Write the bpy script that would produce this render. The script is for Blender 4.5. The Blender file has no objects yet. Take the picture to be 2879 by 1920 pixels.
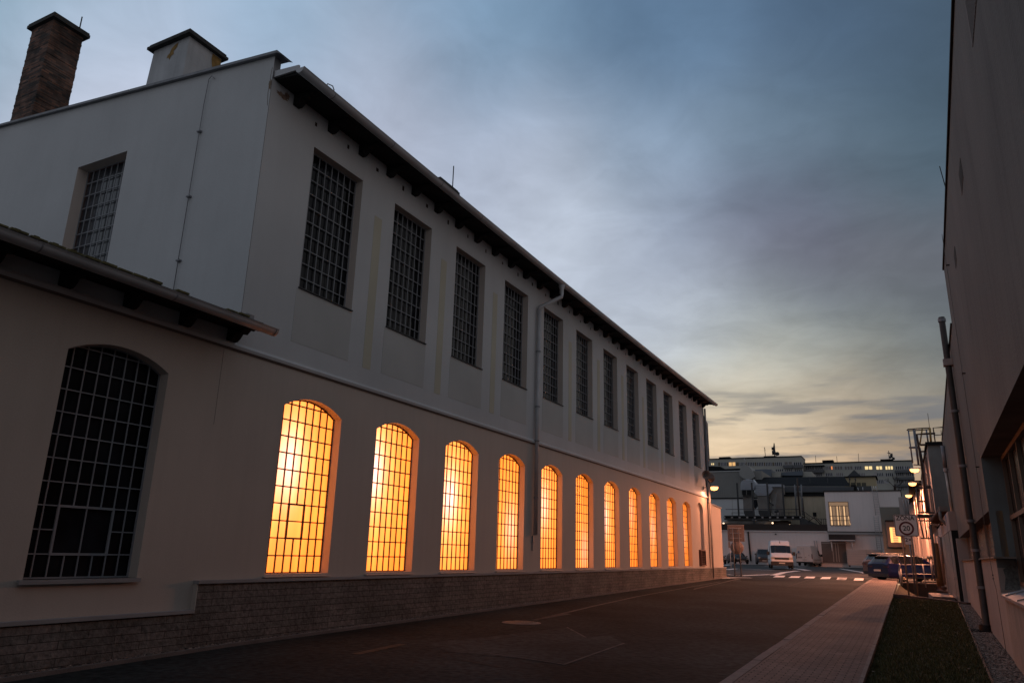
import bpy, bmesh, math, random
from math import sin, cos, pi, exp, sqrt
from mathutils import Vector, Matrix
random.seed(7)
SC = bpy.context.scene
COL = SC.collection
# ------------------------------------------------------------------ camera
# eye at the origin, +Y runs down the street, Z up, metres
FPX, YAW, PITCH, ROLL = 2070.1, 0.48571, 0.27786, 0.026416
_cy, _sy, _cp, _sp = cos(YAW), sin(YAW), cos(PITCH), sin(PITCH)
W_ = Vector((-_sy*_cp, _cy*_cp, _sp)); R0 = Vector((_cy, _sy, 0)); U0 = R0.cross(W_)
R_ = R0*cos(ROLL)+U0*sin(ROLL); U_ = -R0*sin(ROLL)+U0*cos(ROLL)
cam = bpy.data.cameras.new('camera'); camo = bpy.data.objects.new('camera', cam); COL.objects.link(camo)
cam.sensor_width = 36; cam.lens = FPX/2879*36; cam.clip_start = .1; cam.clip_end = 3000
camo.matrix_world = Matrix(((R_.x, U_.x, -W_.x, 0), (R_.y, U_.y, -W_.y, 0), (R_.z, U_.z, -W_.z, 0), (0, 0, 0, 1)))
SC.camera = camo
def ray(x, y): return W_+R_*((x-1439.5)/FPX)-U_*((y-960)/FPX)
def at(x, y, Y): d = ray(x, y); return d*(Y/d.y)          # survey point -> world point at distance Y down the street
def lin(c):
    f = lambda v: (v/255/12.92) if v <= 10 else ((v/255+.055)/1.055)**2.4
    return tuple(f(v) for v in c)
# ------------------------------------------------------------------ sky (dusk, colours by direction)
wd = bpy.data.worlds.new('World'); SC.world = wd; wd.use_nodes = True
nt = wd.node_tree; nt.nodes.clear()
def N(t, **k):
    n = nt.nodes.new(t)
    for a, b in k.items(): setattr(n, a, b)
    return n
def L(a, b): nt.links.new(a, b)
K = 1/.8166
SKY = [(30,20,(146,168,188)),(300,60,(168,184,205)),(250,250,(188,197,216)),(700,40,(154,176,200)),(850,220,(178,189,210)),
 (1100,100,(136,160,186)),(1100,360,(176,187,207)),(1500,60,(98,124,152)),(1900,60,(80,102,126)),(2150,60,(72,91,110)),(1500,350,(142,160,182)),
 (1350,540,(180,190,206)),(1550,600,(152,163,181)),(1800,350,(106,124,143)),(2100,350,(86,103,118)),(1800,620,(114,125,141)),(2080,640,(97,109,121)),
 (1550,770,(182,190,198)),(1800,790,(144,156,160)),(2090,800,(112,126,134)),(1720,890,(190,190,176)),(1950,900,(152,157,146)),(2110,930,(136,142,132)),
 (1750,975,(212,196,168)),(2000,990,(172,160,138)),(1720,1045,(224,196,160)),(1900,1045,(208,178,146)),(2080,1045,(176,152,128))]
pts = [(ray(x*K, y*K).normalized(), lin(c)) for x, y, c in SKY]
pts += [(Vector((0,0,1)), lin((110,130,155))), (Vector((1,0,.9)).normalized(), lin((122,126,134))), (Vector((1,0,.25)).normalized(), lin((150,140,138))),
        (Vector((1,-1,.5)).normalized(), lin((135,138,146))), (Vector((-1,0,.5)).normalized(), lin((155,165,180))), (Vector((0,-1,.5)).normalized(), lin((132,136,146))),
        (Vector((0,-1,.05)).normalized(), lin((120,118,120))), (Vector((-1,-.2,.1)).normalized(), lin((150,155,160)))]
import numpy as np
KA, KB, KC = 200, 9, -16
_D = np.array([tuple(d) for d, c in pts]); _C = np.array([c for d, c in pts]); _G = _D @ _D.T
_W = np.exp(KA*(_G-1))+np.exp(KB*_G+KC); _W /= _W.sum(1, keepdims=True)
_S = np.linalg.solve(_W.T @ _W+.03*np.eye(len(pts)), _W.T @ _C+.03*_C); _R = np.clip(_S.sum(1)/_C.sum(1), .6, 1.5)[:, None]; _S = np.clip(_S, _C*_R*.8, _C*_R*1.25)
pts = [(d, tuple(float(v) for v in s_)) for (d, c), s_ in zip(pts, _S)]
tc = N('ShaderNodeTexCoord'); nrm = N('ShaderNodeVectorMath', operation='NORMALIZE'); L(tc.outputs['Generated'], nrm.inputs[0])
# gentle warp of the direction so the tone changes look like cloud, not like a ramp
wn = N('ShaderNodeTexNoise'); wn.inputs['Scale'].default_value = 3.2; wn.inputs['Detail'].default_value = 6; L(nrm.outputs[0], wn.inputs['Vector'])
ws = N('ShaderNodeVectorMath', operation='SUBTRACT'); L(wn.outputs['Color'], ws.inputs[0]); ws.inputs[1].default_value = (.5,.5,.5)
wm = N('ShaderNodeVectorMath', operation='MULTIPLY'); L(ws.outputs[0], wm.inputs[0]); wm.inputs[1].default_value = (.14,.14,.12)
wa = N('ShaderNodeVectorMath', operation='ADD'); L(nrm.outputs[0], wa.inputs[0]); L(wm.outputs[0], wa.inputs[1])
wdn = N('ShaderNodeVectorMath', operation='NORMALIZE'); L(wa.outputs[0], wdn.inputs[0])
accc = accw = None
for d, c in pts:
    dt = N('ShaderNodeVectorMath', operation='DOT_PRODUCT'); L(wdn.outputs[0], dt.inputs[0]); dt.inputs[1].default_value = d
    m1 = N('ShaderNodeMath', operation='MULTIPLY_ADD'); L(dt.outputs['Value'], m1.inputs[0]); m1.inputs[1].default_value = 200; m1.inputs[2].default_value = -200
    ex = N('ShaderNodeMath', operation='EXPONENT'); L(m1.outputs[0], ex.inputs[0])
    ep = N('ShaderNodeMath', operation='ADD'); L(ex.outputs[0], ep.inputs[0]); 
    # a far, faint tail keeps directions between the samples defined
    m2 = N('ShaderNodeMath', operation='MULTIPLY_ADD'); L(dt.outputs['Value'], m2.inputs[0]); m2.inputs[1].default_value = 9; m2.inputs[2].default_value = -16
    e2 = N('ShaderNodeMath', operation='EXPONENT'); L(m2.outputs[0], e2.inputs[0]); L(e2.outputs[0], ep.inputs[1])
    sc = N('ShaderNodeVectorMath', operation='SCALE'); sc.inputs[0].default_value = c; L(ep.outputs[0], sc.inputs['Scale'])
    if accc is None: accc, accw = sc.outputs[0], ep.outputs[0]
    else:
        a = N('ShaderNodeVectorMath', operation='ADD'); L(accc, a.inputs[0]); L(sc.outputs[0], a.inputs[1]); accc = a.outputs[0]
        b = N('ShaderNodeMath', operation='ADD'); L(accw, b.inputs[0]); L(ep.outputs[0], b.inputs[1]); accw = b.outputs[0]
inv = N('ShaderNodeMath', operation='DIVIDE'); inv.inputs[0].default_value = 1; L(accw, inv.inputs[1])
base = N('ShaderNodeVectorMath', operation='SCALE'); L(accc, base.inputs[0]); L(inv.outputs[0], base.inputs['Scale'])
# cloud mottling on a flat cloud deck
sx = N('ShaderNodeSeparateXYZ'); L(nrm.outputs[0], sx.inputs[0])
zz = N('ShaderNodeMath', operation='ADD'); L(sx.outputs['Z'], zz.inputs[0]); zz.inputs[1].default_value = .12
zm = N('ShaderNodeMath', operation='MAXIMUM'); L(zz.outputs[0], zm.inputs[0]); zm.inputs[1].default_value = .02
dx = N('ShaderNodeMath', operation='DIVIDE'); L(sx.outputs['X'], dx.inputs[0]); L(zm.outputs[0], dx.inputs[1])
dy = N('ShaderNodeMath', operation='DIVIDE'); L(sx.outputs['Y'], dy.inputs[0]); L(zm.outputs[0], dy.inputs[1])
cx = N('ShaderNodeCombineXYZ'); L(dx.outputs[0], cx.inputs[0]); L(dy.outputs[0], cx.inputs[1])
cn = N('ShaderNodeTexNoise'); cn.inputs['Scale'].default_value = 1.5; cn.inputs['Detail'].default_value = 8; cn.inputs['Roughness'].default_value = .55
cn.inputs['Distortion'].default_value = .5; L(cx.outputs[0], cn.inputs['Vector'])
cr = N('ShaderNodeMapRange'); L(cn.outputs['Fac'], cr.inputs[0]); cr.inputs[1].default_value = .3; cr.inputs[2].default_value = .7; cr.inputs[3].default_value = .82; cr.inputs[4].default_value = 1.18
cn2 = N('ShaderNodeTexNoise'); cn2.inputs['Scale'].default_value = 5.5; cn2.inputs['Detail'].default_value = 6; cn2.inputs['Roughness'].default_value = .6; cn2.inputs['Distortion'].default_value = .8; L(cx.outputs[0], cn2.inputs['Vector'])
cr2 = N('ShaderNodeMapRange'); L(cn2.outputs['Fac'], cr2.inputs[0]); cr2.inputs[1].default_value = .3; cr2.inputs[2].default_value = .7; cr2.inputs[3].default_value = .93; cr2.inputs[4].default_value = 1.07
crm = N('ShaderNodeMath', operation='MULTIPLY'); L(cr.outputs[0], crm.inputs[0]); L(cr2.outputs[0], crm.inputs[1])
mul = N('ShaderNodeVectorMath', operation='SCALE'); L(base.outputs[0], mul.inputs[0]); L(crm.outputs[0], mul.inputs['Scale'])
# long dark streaks of cloud low over the horizon
mp = N('ShaderNodeMapping'); L(nrm.outputs[0], mp.inputs['Vector']); mp.inputs['Rotation'].default_value = (.0,.10,0); mp.inputs['Scale'].default_value = (8,8,62)
sn = N('ShaderNodeTexNoise'); sn.inputs['Scale'].default_value = 1.0; sn.inputs['Detail'].default_value = 5; sn.inputs['Roughness'].default_value = .5; L(mp.outputs[0], sn.inputs['Vector'])
sr = N('ShaderNodeMapRange'); L(sn.outputs['Fac'], sr.inputs[0]); sr.inputs[1].default_value = .50; sr.inputs[2].default_value = .63
b1 = N('ShaderNodeMapRange'); L(sx.outputs['Z'], b1.inputs[0]); b1.inputs[1].default_value = .235; b1.inputs[2].default_value = .17
b2 = N('ShaderNodeMath', operation='MULTIPLY'); L(sr.outputs[0], b2.inputs[0]); L(b1.outputs[0], b2.inputs[1])
b3 = N('ShaderNodeMath', operation='MULTIPLY'); L(b2.outputs[0], b3.inputs[0]); b3.inputs[1].default_value = .78
mx = N('ShaderNodeMix', data_type='RGBA'); L(b3.outputs[0], mx.inputs['Factor']); L(mul.outputs[0], mx.inputs['A']); mx.inputs['B'].default_value = (*lin((112,116,122)), 1)
# a little physical twilight sky on top (sun below the roofs at the street's end)
SKYEL, SKYAZ = math.radians(1.0), math.radians(-8)
st = N('ShaderNodeTexSky', sky_type='NISHITA'); st.sun_disc = False; st.sun_elevation = SKYEL; st.sun_rotation = SKYAZ
stm = N('ShaderNodeVectorMath', operation='SCALE'); L(st.outputs[0], stm.inputs[0]); stm.inputs['Scale'].default_value = .0015
fin = N('ShaderNodeVectorMath', operation='ADD'); L(mx.outputs['Result'], fin.inputs[0]); L(stm.outputs[0], fin.inputs[1])
bg = N('ShaderNodeBackground'); L(fin.outputs[0], bg.inputs['Color']); bg.inputs['Strength'].default_value = 1.0
out = N('ShaderNodeOutputWorld'); L(bg.outputs[0], out.inputs['Surface'])
# the last of the sun, very low and soft behind the end of the street
sl = bpy.data.lights.new('sun', 'SUN'); sl.energy = .05; sl.angle = math.radians(12); sl.color = (1,.8,.6)
so = bpy.data.objects.new('sun', sl); COL.objects.link(so)
so.rotation_euler = Vector((sin(-SKYAZ)*-1*cos(SKYEL)*-1, -cos(SKYAZ), -.06)).to_track_quat('-Z','Y').to_euler()
SC.view_settings.view_transform = 'Standard'; SC.view_settings.look = 'None'; SC.view_settings.exposure = 0; SC.view_settings.gamma = 1
SC.render.engine = 'CYCLES'
SC.cycles.use_denoising = True; SC.cycles.max_bounces = 6; SC.cycles.sample_clamp_indirect = 4
SC.cycles.use_adaptive_sampling = False

# ------------------------------------------------------------------ materials
MAT = {}
def mat(name, col, rough=.85, var=.0, vs=1.2, bump=0, bs=60, metal=0, streak=0, emit=None, es=1, spec=.35, fine=0, coord='Object'):
    if name in MAT: return MAT[name]
    m = bpy.data.materials.new(name); m.use_nodes = True; t = m.node_tree; n = t.nodes; l = t.links
    b = n['Principled BSDF']; b.inputs['Base Color'].default_value = (*col, 1); b.inputs['Roughness'].default_value = rough
    b.inputs['Metallic'].default_value = metal; b.inputs['Specular IOR Level'].default_value = spec
    tcn = n.new('ShaderNodeTexCoord'); cur = None
    def fac(scale, vec=None, detail=5, lo=.3, hi=.7, a=0, bb=1):
        no = n.new('ShaderNodeTexNoise'); no.inputs['Scale'].default_value = scale; no.inputs['Detail'].default_value = detail
        l.new(vec or tcn.outputs[coord], no.inputs['Vector'])
        r = n.new('ShaderNodeMapRange'); l.new(no.outputs['Fac'], r.inputs[0]); r.inputs[1].default_value = lo; r.inputs[2].default_value = hi
        r.inputs[3].default_value = a; r.inputs[4].default_value = bb; return r.outputs[0], no
    def scaleby(v):
        nonlocal cur
        s = n.new('ShaderNodeVectorMath'); s.operation = 'SCALE'
        if cur is None: s.inputs[0].default_value = col
        else: l.new(cur, s.inputs[0])
        l.new(v, s.inputs['Scale']); cur = s.outputs[0]
    if var: scaleby(fac(vs, a=1-var, bb=1+var)[0])
    if fine: scaleby(fac(bs, a=1-fine, bb=1+fine, detail=2)[0])
    if streak:
        mpn = n.new('ShaderNodeMapping'); mpn.inputs['Scale'].default_value = (3, 3, .22); l.new(tcn.outputs[coord], mpn.inputs['Vector'])
        scaleby(fac(1.6, mpn.outputs[0], lo=.45, hi=.8, a=1, bb=1-streak)[0])
    if cur is not None: l.new(cur, b.inputs['Base Color'])
    if bump:
        f, no = fac(bs, detail=6); bp = n.new('ShaderNodeBump'); bp.inputs['Strength'].default_value = bump; bp.inputs['Distance'].default_value = .02
        l.new(no.outputs['Fac'], bp.inputs['Height']); l.new(bp.outputs[0], b.inputs['Normal'])
    if emit:
        b.inputs['Emission Color'].default_value = (*emit, 1); b.inputs['Emission Strength'].default_value = es
    MAT[name] = m; return m
def brickmat(name, c1, c2, mortar, bw, bh, msize, rough=.9, swap='XYZ', bump=.5, var=.3, vs=8, offset=.5, squash=1, bias=0, extra=0, nbump=0):
    m = bpy.data.materials.new(name); m.use_nodes = True; t = m.node_tree; n = t.nodes; l = t.links
    b = n['Principled BSDF']; b.inputs['Roughness'].default_value = rough; b.inputs['Specular IOR Level'].default_value = .3
    tcn = n.new('ShaderNodeTexCoord'); s = n.new('ShaderNodeSeparateXYZ'); l.new(tcn.outputs['Object'], s.inputs[0])
    c = n.new('ShaderNodeCombineXYZ')
    if swap == 'SUM':
        a = n.new('ShaderNodeMath'); a.operation = 'ADD'; l.new(s.outputs['X'], a.inputs[0]); l.new(s.outputs['Y'], a.inputs[1])
        l.new(a.outputs[0], c.inputs[0]); l.new(s.outputs['Z'], c.inputs[1])
    else:
        l.new(s.outputs[swap[0]], c.inputs[0]); l.new(s.outputs[swap[1]], c.inputs[1])
    br = n.new('ShaderNodeTexBrick'); l.new(c.outputs[0], br.inputs['Vector']); br.offset = offset
    br.inputs['Scale'].default_value = 1; br.inputs['Brick Width'].default_value = bw; br.inputs['Row Height'].default_value = bh
    br.inputs['Mortar Size'].default_value = msize; br.inputs['Mortar Smooth'].default_value = .2; br.inputs['Bias'].default_value = bias
    br.inputs['Color1'].default_value = (*c1, 1); br.inputs['Color2'].default_value = (*c2, 1); br.inputs['Mortar'].default_value = (*mortar, 1)
    no = n.new('ShaderNodeTexNoise'); no.inputs['Scale'].default_value = vs; no.inputs['Detail'].default_value = 6; l.new(tcn.outputs['Object'], no.inputs['Vector'])
    r = n.new('ShaderNodeMapRange'); l.new(no.outputs['Fac'], r.inputs[0]); r.inputs[1].default_value = .3; r.inputs[2].default_value = .7; r.inputs[3].default_value = 1-var; r.inputs[4].default_value = 1+var
    sc = n.new('ShaderNodeVectorMath'); sc.operation = 'SCALE'; l.new(br.outputs['Color'], sc.inputs[0]); l.new(r.outputs[0], sc.inputs['Scale'])
    cur = sc.outputs[0]
    if extra:
        n2 = n.new('ShaderNodeTexNoise'); n2.inputs['Scale'].default_value = .9; n2.inputs['Detail'].default_value = 4; l.new(tcn.outputs['Object'], n2.inputs['Vector'])
        r2 = n.new('ShaderNodeMapRange'); l.new(n2.outputs['Fac'], r2.inputs[0]); r2.inputs[1].default_value = .35; r2.inputs[2].default_value = .65; r2.inputs[3].default_value = 1-extra; r2.inputs[4].default_value = 1+extra
        s2 = n.new('ShaderNodeVectorMath'); s2.operation = 'SCALE'; l.new(cur, s2.inputs[0]); l.new(r2.outputs[0], s2.inputs['Scale']); cur = s2.outputs[0]
    l.new(cur, b.inputs['Base Color'])
    iv = n.new('ShaderNodeMath'); iv.operation = 'SUBTRACT'; iv.inputs[0].default_value = 1; l.new(br.outputs['Fac'], iv.inputs[1])
    h = n.new('ShaderNodeMath'); h.operation = 'MULTIPLY_ADD'; l.new(no.outputs['Fac'], h.inputs[0]); h.inputs[1].default_value = nbump; l.new(iv.outputs[0], h.inputs[2])
    bp = n.new('ShaderNodeBump'); bp.inputs['Strength'].default_value = bump; bp.inputs['Distance'].default_value = .02
    l.new(h.outputs[0], bp.inputs['Height']); l.new(bp.outputs[0], b.inputs['Normal'])
    MAT[name] = m; return m
PL_UP = mat('plaster_white', (.52,.53,.535), .92, .07, .5, .12, 45, streak=.035, fine=.03)
PL_LO = mat('plaster_beige', (.50,.43,.375), .92, .06, .45, .12, 45, streak=.06, fine=.03)
PL_REV = mat('plaster_reveal', (.60,.52,.46), .92, .05, 1, .08, 45)
PL_PATCH = mat('paint_patch_grey', (.46,.46,.445), .92, .06, .8)
PL_CREAM = mat('paint_patch_cream', (.49,.465,.37), .92, .06, .8)
PLINTH = brickmat('split_stone', (.165,.14,.128), (.12,.11,.10), (.035,.03,.028), .80, .105, .0045, swap='YZ', bump=.7, var=.38, vs=16, nbump=1.2, extra=.25)
ZINC = mat('zinc_sheet', (.42,.42,.43), .5, .12, 2, metal=.15, bump=.03, bs=8)
ZINCD = mat('zinc_dull', (.22,.225,.24), .6, .18, 3, metal=.2)
DARKWOOD = mat('tarred_wood', (.012,.012,.013), .9, .3, 5)
BAR = mat('window_bar_grey', (.25,.26,.28), .6, .1, 3)
BARRED = mat('window_bar_brown', (.10,.055,.035), .7, .1, 3)
GLASSD = mat('dark_glass', (.009,.010,.013), .14, .75, 1.7, spec=.16)
GLASSG = mat('grey_glass', (.05,.055,.065), .2, .5, 2.5, spec=.5)
ROOF = mat('roof_sheet', (.07,.072,.075), .6, .2, 2)
MOSS = mat('mossy_tiles', (.10,.085,.035), .95, .5, 9, bump=.6, bs=30)
BRICKC = brickmat('chimney_brick', (.20,.10,.068), (.040,.034,.032), (.075,.066,.06), .23, .066, .009, swap='SUM', var=.45, vs=3.2, bias=0, extra=.4)
STONE = mat('cap_stone', (.05,.05,.048), .95, .3, 6, bump=.5, bs=25)
PLCH = mat('plaster_old', (.44,.45,.46), .95, .14, 1.6, bump=.3, bs=20, streak=.25)
OCHRE = mat('bare_ochre', (.26,.16,.055), .95, .3, 8, bump=.5, bs=25)
ASPH = None

# ------------------------------------------------------------------ mesh helpers
class MB:
    def __init__(s): s.v = []; s.f = []; s.m = []; s.mats = []; s.sm = []
    def mi(s, m):
        if m not in s.mats: s.mats.append(m)
        return s.mats.index(m)
    def poly(s, ps, m, smooth=False):
        i = len(s.v); s.v += [tuple(p) for p in ps]; s.f.append(tuple(range(i, i+len(ps)))); s.m.append(s.mi(m)); s.sm.append(smooth); return s
    def mesh(s, vs, fs, m, smooth=False):
        i = len(s.v); s.v += [tuple(p) for p in vs]
        for f in fs: s.f.append(tuple(i+k for k in f)); s.m.append(s.mi(m)); s.sm.append(smooth)
        return s
    def box(s, x0, x1, y0, y1, z0, z1, m, T=None):
        vs = [Vector((x, y, z)) for z in (z0, z1) for y in (y0, y1) for x in (x0, x1)]
        if T is not None: vs = [T @ v for v in vs]
        return s.mesh(vs, [(0,2,3,1),(4,5,7,6),(0,1,5,4),(2,6,7,3),(0,4,6,2),(1,3,7,5)], m)
    def prism(s, pts2, axis, a, b, m, T=None):
        # pts2 polygon extruded along axis ('x','y','z') from a to b
        def mk(p, t): return {'x': (t, p[0], p[1]), 'y': (p[0], t, p[1]), 'z': (p[0], p[1], t)}[axis]
        n = len(pts2); vs = [Vector(mk(p, a)) for p in pts2]+[Vector(mk(p, b)) for p in pts2]
        if T is not None: vs = [T @ v for v in vs]
        fs = [tuple(range(n))[::-1], tuple(range(n, 2*n))]+[(i, (i+1) % n, n+(i+1) % n, n+i) for i in range(n)]
        return s.mesh(vs, fs, m)
    def tube(s, ps, r, m, n=8, cap=True, r1=None):
        ps = [Vector(p) for p in ps]; vs = []; k = len(ps)
        for i, p in enumerate(ps):
            t = (ps[min(i+1, k-1)]-ps[max(i-1, 0)]).normalized()
            a = t.orthogonal().normalized() if i == 0 else (a-t*a.dot(t)).normalized()
            b = t.cross(a); rr = r if r1 is None else r+(r1-r)*i/(k-1)
            vs += [p+(a*cos(2*pi*j/n)+b*sin(2*pi*j/n))*rr for j in range(n)]
        fs = [(i*n+j, i*n+(j+1) % n, (i+1)*n+(j+1) % n, (i+1)*n+j) for i in range(k-1) for j in range(n)]
        s.mesh(vs, fs, m, True)
        if cap: i = len(s.v)-k*n; s.f += [tuple(i+j for j in range(n))[::-1], tuple(i+(k-1)*n+j for j in range(n))]; s.m += [s.mi(m)]*2; s.sm += [False]*2
        return s
    def lathe(s, prof, m, n=16, T=None, smooth=True):
        # prof [(r,z)] round local z
        vs = [Vector((r*cos(2*pi*j/n), r*sin(2*pi*j/n), z)) for r, z in prof for j in range(n)]
        if T is not None: vs = [T @ v for v in vs]
        k = len(prof); fs = [(i*n+j, i*n+(j+1) % n, (i+1)*n+(j+1) % n, (i+1)*n+j) for i in range(k-1) for j in range(n)]
        return s.mesh(vs, fs, m, smooth)
    def build(s, name, parent=None, loc=None, bevel=0, kind=None, label=None):
        me = bpy.data.meshes.new(name); me.from_pydata(s.v, [], s.f)
        for m in s.mats: me.materials.append(m)
        me.polygons.foreach_set('material_index', s.m); me.polygons.foreach_set('use_smooth', s.sm); me.update()
        o = bpy.data.objects.new(name, me); COL.objects.link(o)
        if parent is not None:
            o.parent = parent
            if parent.type == 'EMPTY' and loc is None: o.location = (-parent.location[0], -parent.location[1], -parent.location[2])
        if loc is not None: o.location = loc
        if bevel:
            b = o.modifiers.new('bevel', 'BEVEL'); b.width = bevel; b.segments = 1; b.limit_method = 'ANGLE'
        if kind: o['kind'] = kind
        if label: o['label'] = label
        return o
def thing(name, label, cat, loc=(0,0,0), group=None, rz=0):
    o = bpy.data.objects.new(name, None); COL.objects.link(o); o.location = loc; o.rotation_euler = (0,0,rz); o.empty_display_size = .3
    o['label'] = label; o['category'] = cat
    if group: o['group'] = group
    return o
def tag(o, label, cat, group=None):
    o['label'] = label; o['category'] = cat
    if group: o['group'] = group
    return o
def dup(o, parent, loc=None):
    c = o.copy(); COL.objects.link(c); c.parent = parent
    if loc is not None: c.location = loc
    for ch in list(o.children):
        d = ch.copy(); COL.objects.link(d); d.parent = c
    return c
def pick(p, X): d = ray(*p); return d*(X/d.x)
# ground height below the eye along the street
GZ = [(-60,-2.3),(0,-1.70),(5.8,-1.625),(9,-1.545),(15,-1.48),(47,-1.125),(75,-.99),(100,-.82),(130,-.80),(3000,-.8)]
def zg(y):
    for (a, za), (b, zb) in zip(GZ, GZ[1:]):
        if y <= b: return za+(zb-za)*(y-a)/(b-a)
    return -.8
def onG(x, y, lift=0):
    d = ray(x, y); Y = 40
    for _ in range(60): Y = .5*Y+.5*(d.y*(zg(Y)+lift)/d.z)
    return d*(Y/d.y)
# ================================================================== FACTORY HALL (left)
XW = -10.0; RD = .19
hall = thing('factory_hall', 'long white and beige factory hall with arched glowing windows along the left of the street', 'building', (-10, 26, -1.35))
def wall_x(mb, ops, ya, yb, za, zb, m, mrev, X=XW, depth=RD+.07, seg=12):
    # wall in the plane X with openings (y0,y1,z0,zs,rise); reveals go to X-depth
    ops = sorted(ops); y = ya
    P = lambda y, z, x=X: (x, y, z)
    for (y0, y1, z0, zs, rise) in ops:
        if y0 > y: mb.poly([P(y,za),P(y0,za),P(y0,zb),P(y,zb)], m)
        mb.poly([P(y0,za),P(y1,za),P(y1,z0),P(y0,z0)], m)
        arc = arch(y0, y1, zs, rise, seg)
        for (a, c), (b, d) in zip(arc, arc[1:]): mb.poly([P(a,c),P(b,d),P(b,zb),P(a,zb)], m)
        outl = [(y0,z0)]+arc+[(y1,z0)]
        D = X-depth
        for (a, c), (b, d) in zip(outl, outl[1:]): mb.poly([P(a,c),P(b,d),P(b,d,D),P(a,c,D)], mrev)
        mb.poly([P(y0,z0),P(y0,z0,D),P(y1,z0,D),P(y1,z0)], mrev)
        y = y1
    if y < yb: mb.poly([P(y,za),P(yb,za),P(yb,zb),P(y,zb)], m)
def arch(y0, y1, zs, rise, seg=12):
    if rise <= 0: return [(y0,zs),(y1,zs)]
    w = (y1-y0)/2; R = (w*w+rise*rise)/(2*rise); cz = zs+rise-R; a0 = math.asin(w/R); c = (y0+y1)/2
    return [(c+R*sin(-a0+2*a0*i/seg), cz+R*cos(-a0+2*a0*i/seg)) for i in range(seg+1)]
LW = [(9.955+2.803*i, 9.955+2.803*i+1.631) for i in range(11)]
UW = [(9.999+2.797*i, 9.999+2.797*i+1.592) for i in range(12)]
ZS, ZSP, RISE = -.482, 2.50, .24
blind = (41.0, 42.35)
big = (5.845, 7.46)
ops = [(a, b, ZS, ZSP, RISE) for a, b in LW]+[(big[0], big[1], -.50, 2.54, .22), (blind[0], blind[1], ZS, 2.62, .26)]
mb = MB(); wall_x(mb, ops, -8, 43.6, -2.4, 3.28, PL_LO, PL_REV)
mb.box(-30, XW, 43.4, 43.6, -2, 3.28, PL_LO)
lw = mb.build('wall', hall, label='beige lower wall with arched openings')
mb = MB(); wall_x(mb, [(a, b, 4.841, 7.908, 0) for a, b in UW], 8.7, 43.6, 3.28, 8.70, PL_UP, PL_REV)
mb.poly([(XW,-8,3.28),(XW,8.7,3.28),(XW,8.7,3.75),(XW,-8,3.75)], PL_UP)
# gable wall facing the camera, with one window
gx0, gx1, gz0, gz1 = -15.872, -14.156, 5.0, 8.15
tz = lambda x: 9.20+.1022*(-10-x)
G = 8.7
for (a, b) in ((-31, gx0), (gx1, -10)): mb.poly([(a,G,3.0),(b,G,3.0),(b,G,tz(b)),(a,G,tz(a))], PL_UP)
mb.poly([(gx0,G,3.0),(gx1,G,3.0),(gx1,G,gz0),(gx0,G,gz0)], PL_UP)
mb.poly([(gx0,G,gz1),(gx1,G,gz1),(gx1,G,tz(gx1)),(gx0,G,tz(gx0))], PL_UP)
D = G+.27
for a, b in (((gx0,gz0),(gx0,gz1)),((gx0,gz1),(gx1,gz1)),((gx1,gz1),(gx1,gz0)),((gx1,gz0),(gx0,gz0))):
    mb.poly([(a[0],G,a[1]),(b[0],G,b[1]),(b[0],D,b[1]),(a[0],D,a[1])], PL_REV)
# parapet return: street end and back of the raised gable
mb.poly([(-10,G,8.7),(-10,8.87,8.7),(-10,8.87,tz(-10)),(-10,G,tz(-10))], ZINCD)
mb.poly([(-31,8.87,8.4),(-10,8.87,8.4),(-10,8.87,tz(-10)),(-31,8.87,tz(-31))], PL_UP)
mb.box(-30, XW, 43.4, 43.6, 3.28, 9.0, PL_UP)
mb.build('wall', hall, label='white upper wall and gable')
# gap line where the gable meets the facade
mb = MB(); mb.box(-10.0,-9.996, 8.70,8.707, 3.45,8.85, mat('joint_dark',(.17,.16,.155),.95)); 
mb.box(-10.0,-9.997, 8.44,8.446, 1.9,3.2, mat('joint_soft',(.25,.21,.19),.95)); mb.build('expansion_joint', hall)
# moulding between the storeys
mb = MB(); mb.prism([(-10,3.235),(-9.955,3.25),(-9.94,3.30),(-9.965,3.345),(-10,3.36)], 'y', -8, 43.63, PL_UP)
mb.prism([(-10,3.218),(-9.98,3.218),(-9.957,3.249),(-10,3.234)], 'y', -8, 43.63, mat('moulding_painted_shade',(.16,.13,.115),.95)); mb.build('moulding', hall)  # dark strip paints in the shade under the moulding
# plinth of split stone with a pale cap
PX = -9.91
mb = MB(); mb.box(-9.999, PX, 8.5, 47.25, -2.2, -.605, PLINTH); mb.box(-9.999, PX, -8, 8.499, -2.4, -1.035, PLINTH)
mb.box(-13, -9.999, 47.0, 47.25, -2.2, -.605, PLINTH); mb.build('plinth', hall)
mb = MB(); mb.box(-9.999, PX+.03, 8.47, 47.28, -.603, -.555, mat('cap_plaster',(.30,.29,.29),.85,.1,2,.1,30)); mb.box(-9.999, PX+.03, -8, 8.468, -1.033, -.985, MAT['cap_plaster'])
mb.box(-9.999, PX-.003, 8.478, 8.499, -1.033, -.606, PL_LO); mb.build('plinth_cap', hall)
# far lower extension
mb = MB(); mb.prism([(43.61,-2),(46.98,-2),(46.98,2.86),(43.61,2.98)], 'x', -14, XW-.01, PL_LO); mb.build('wall', hall, label='low end wall past the corner pipe')
mb = MB(); mb.prism([(43.58,2.985),(47.04,2.865),(47.04,2.92),(43.58,3.04)], 'x', -14, -9.95, ZINCD); mb.build('coping', hall)
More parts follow.
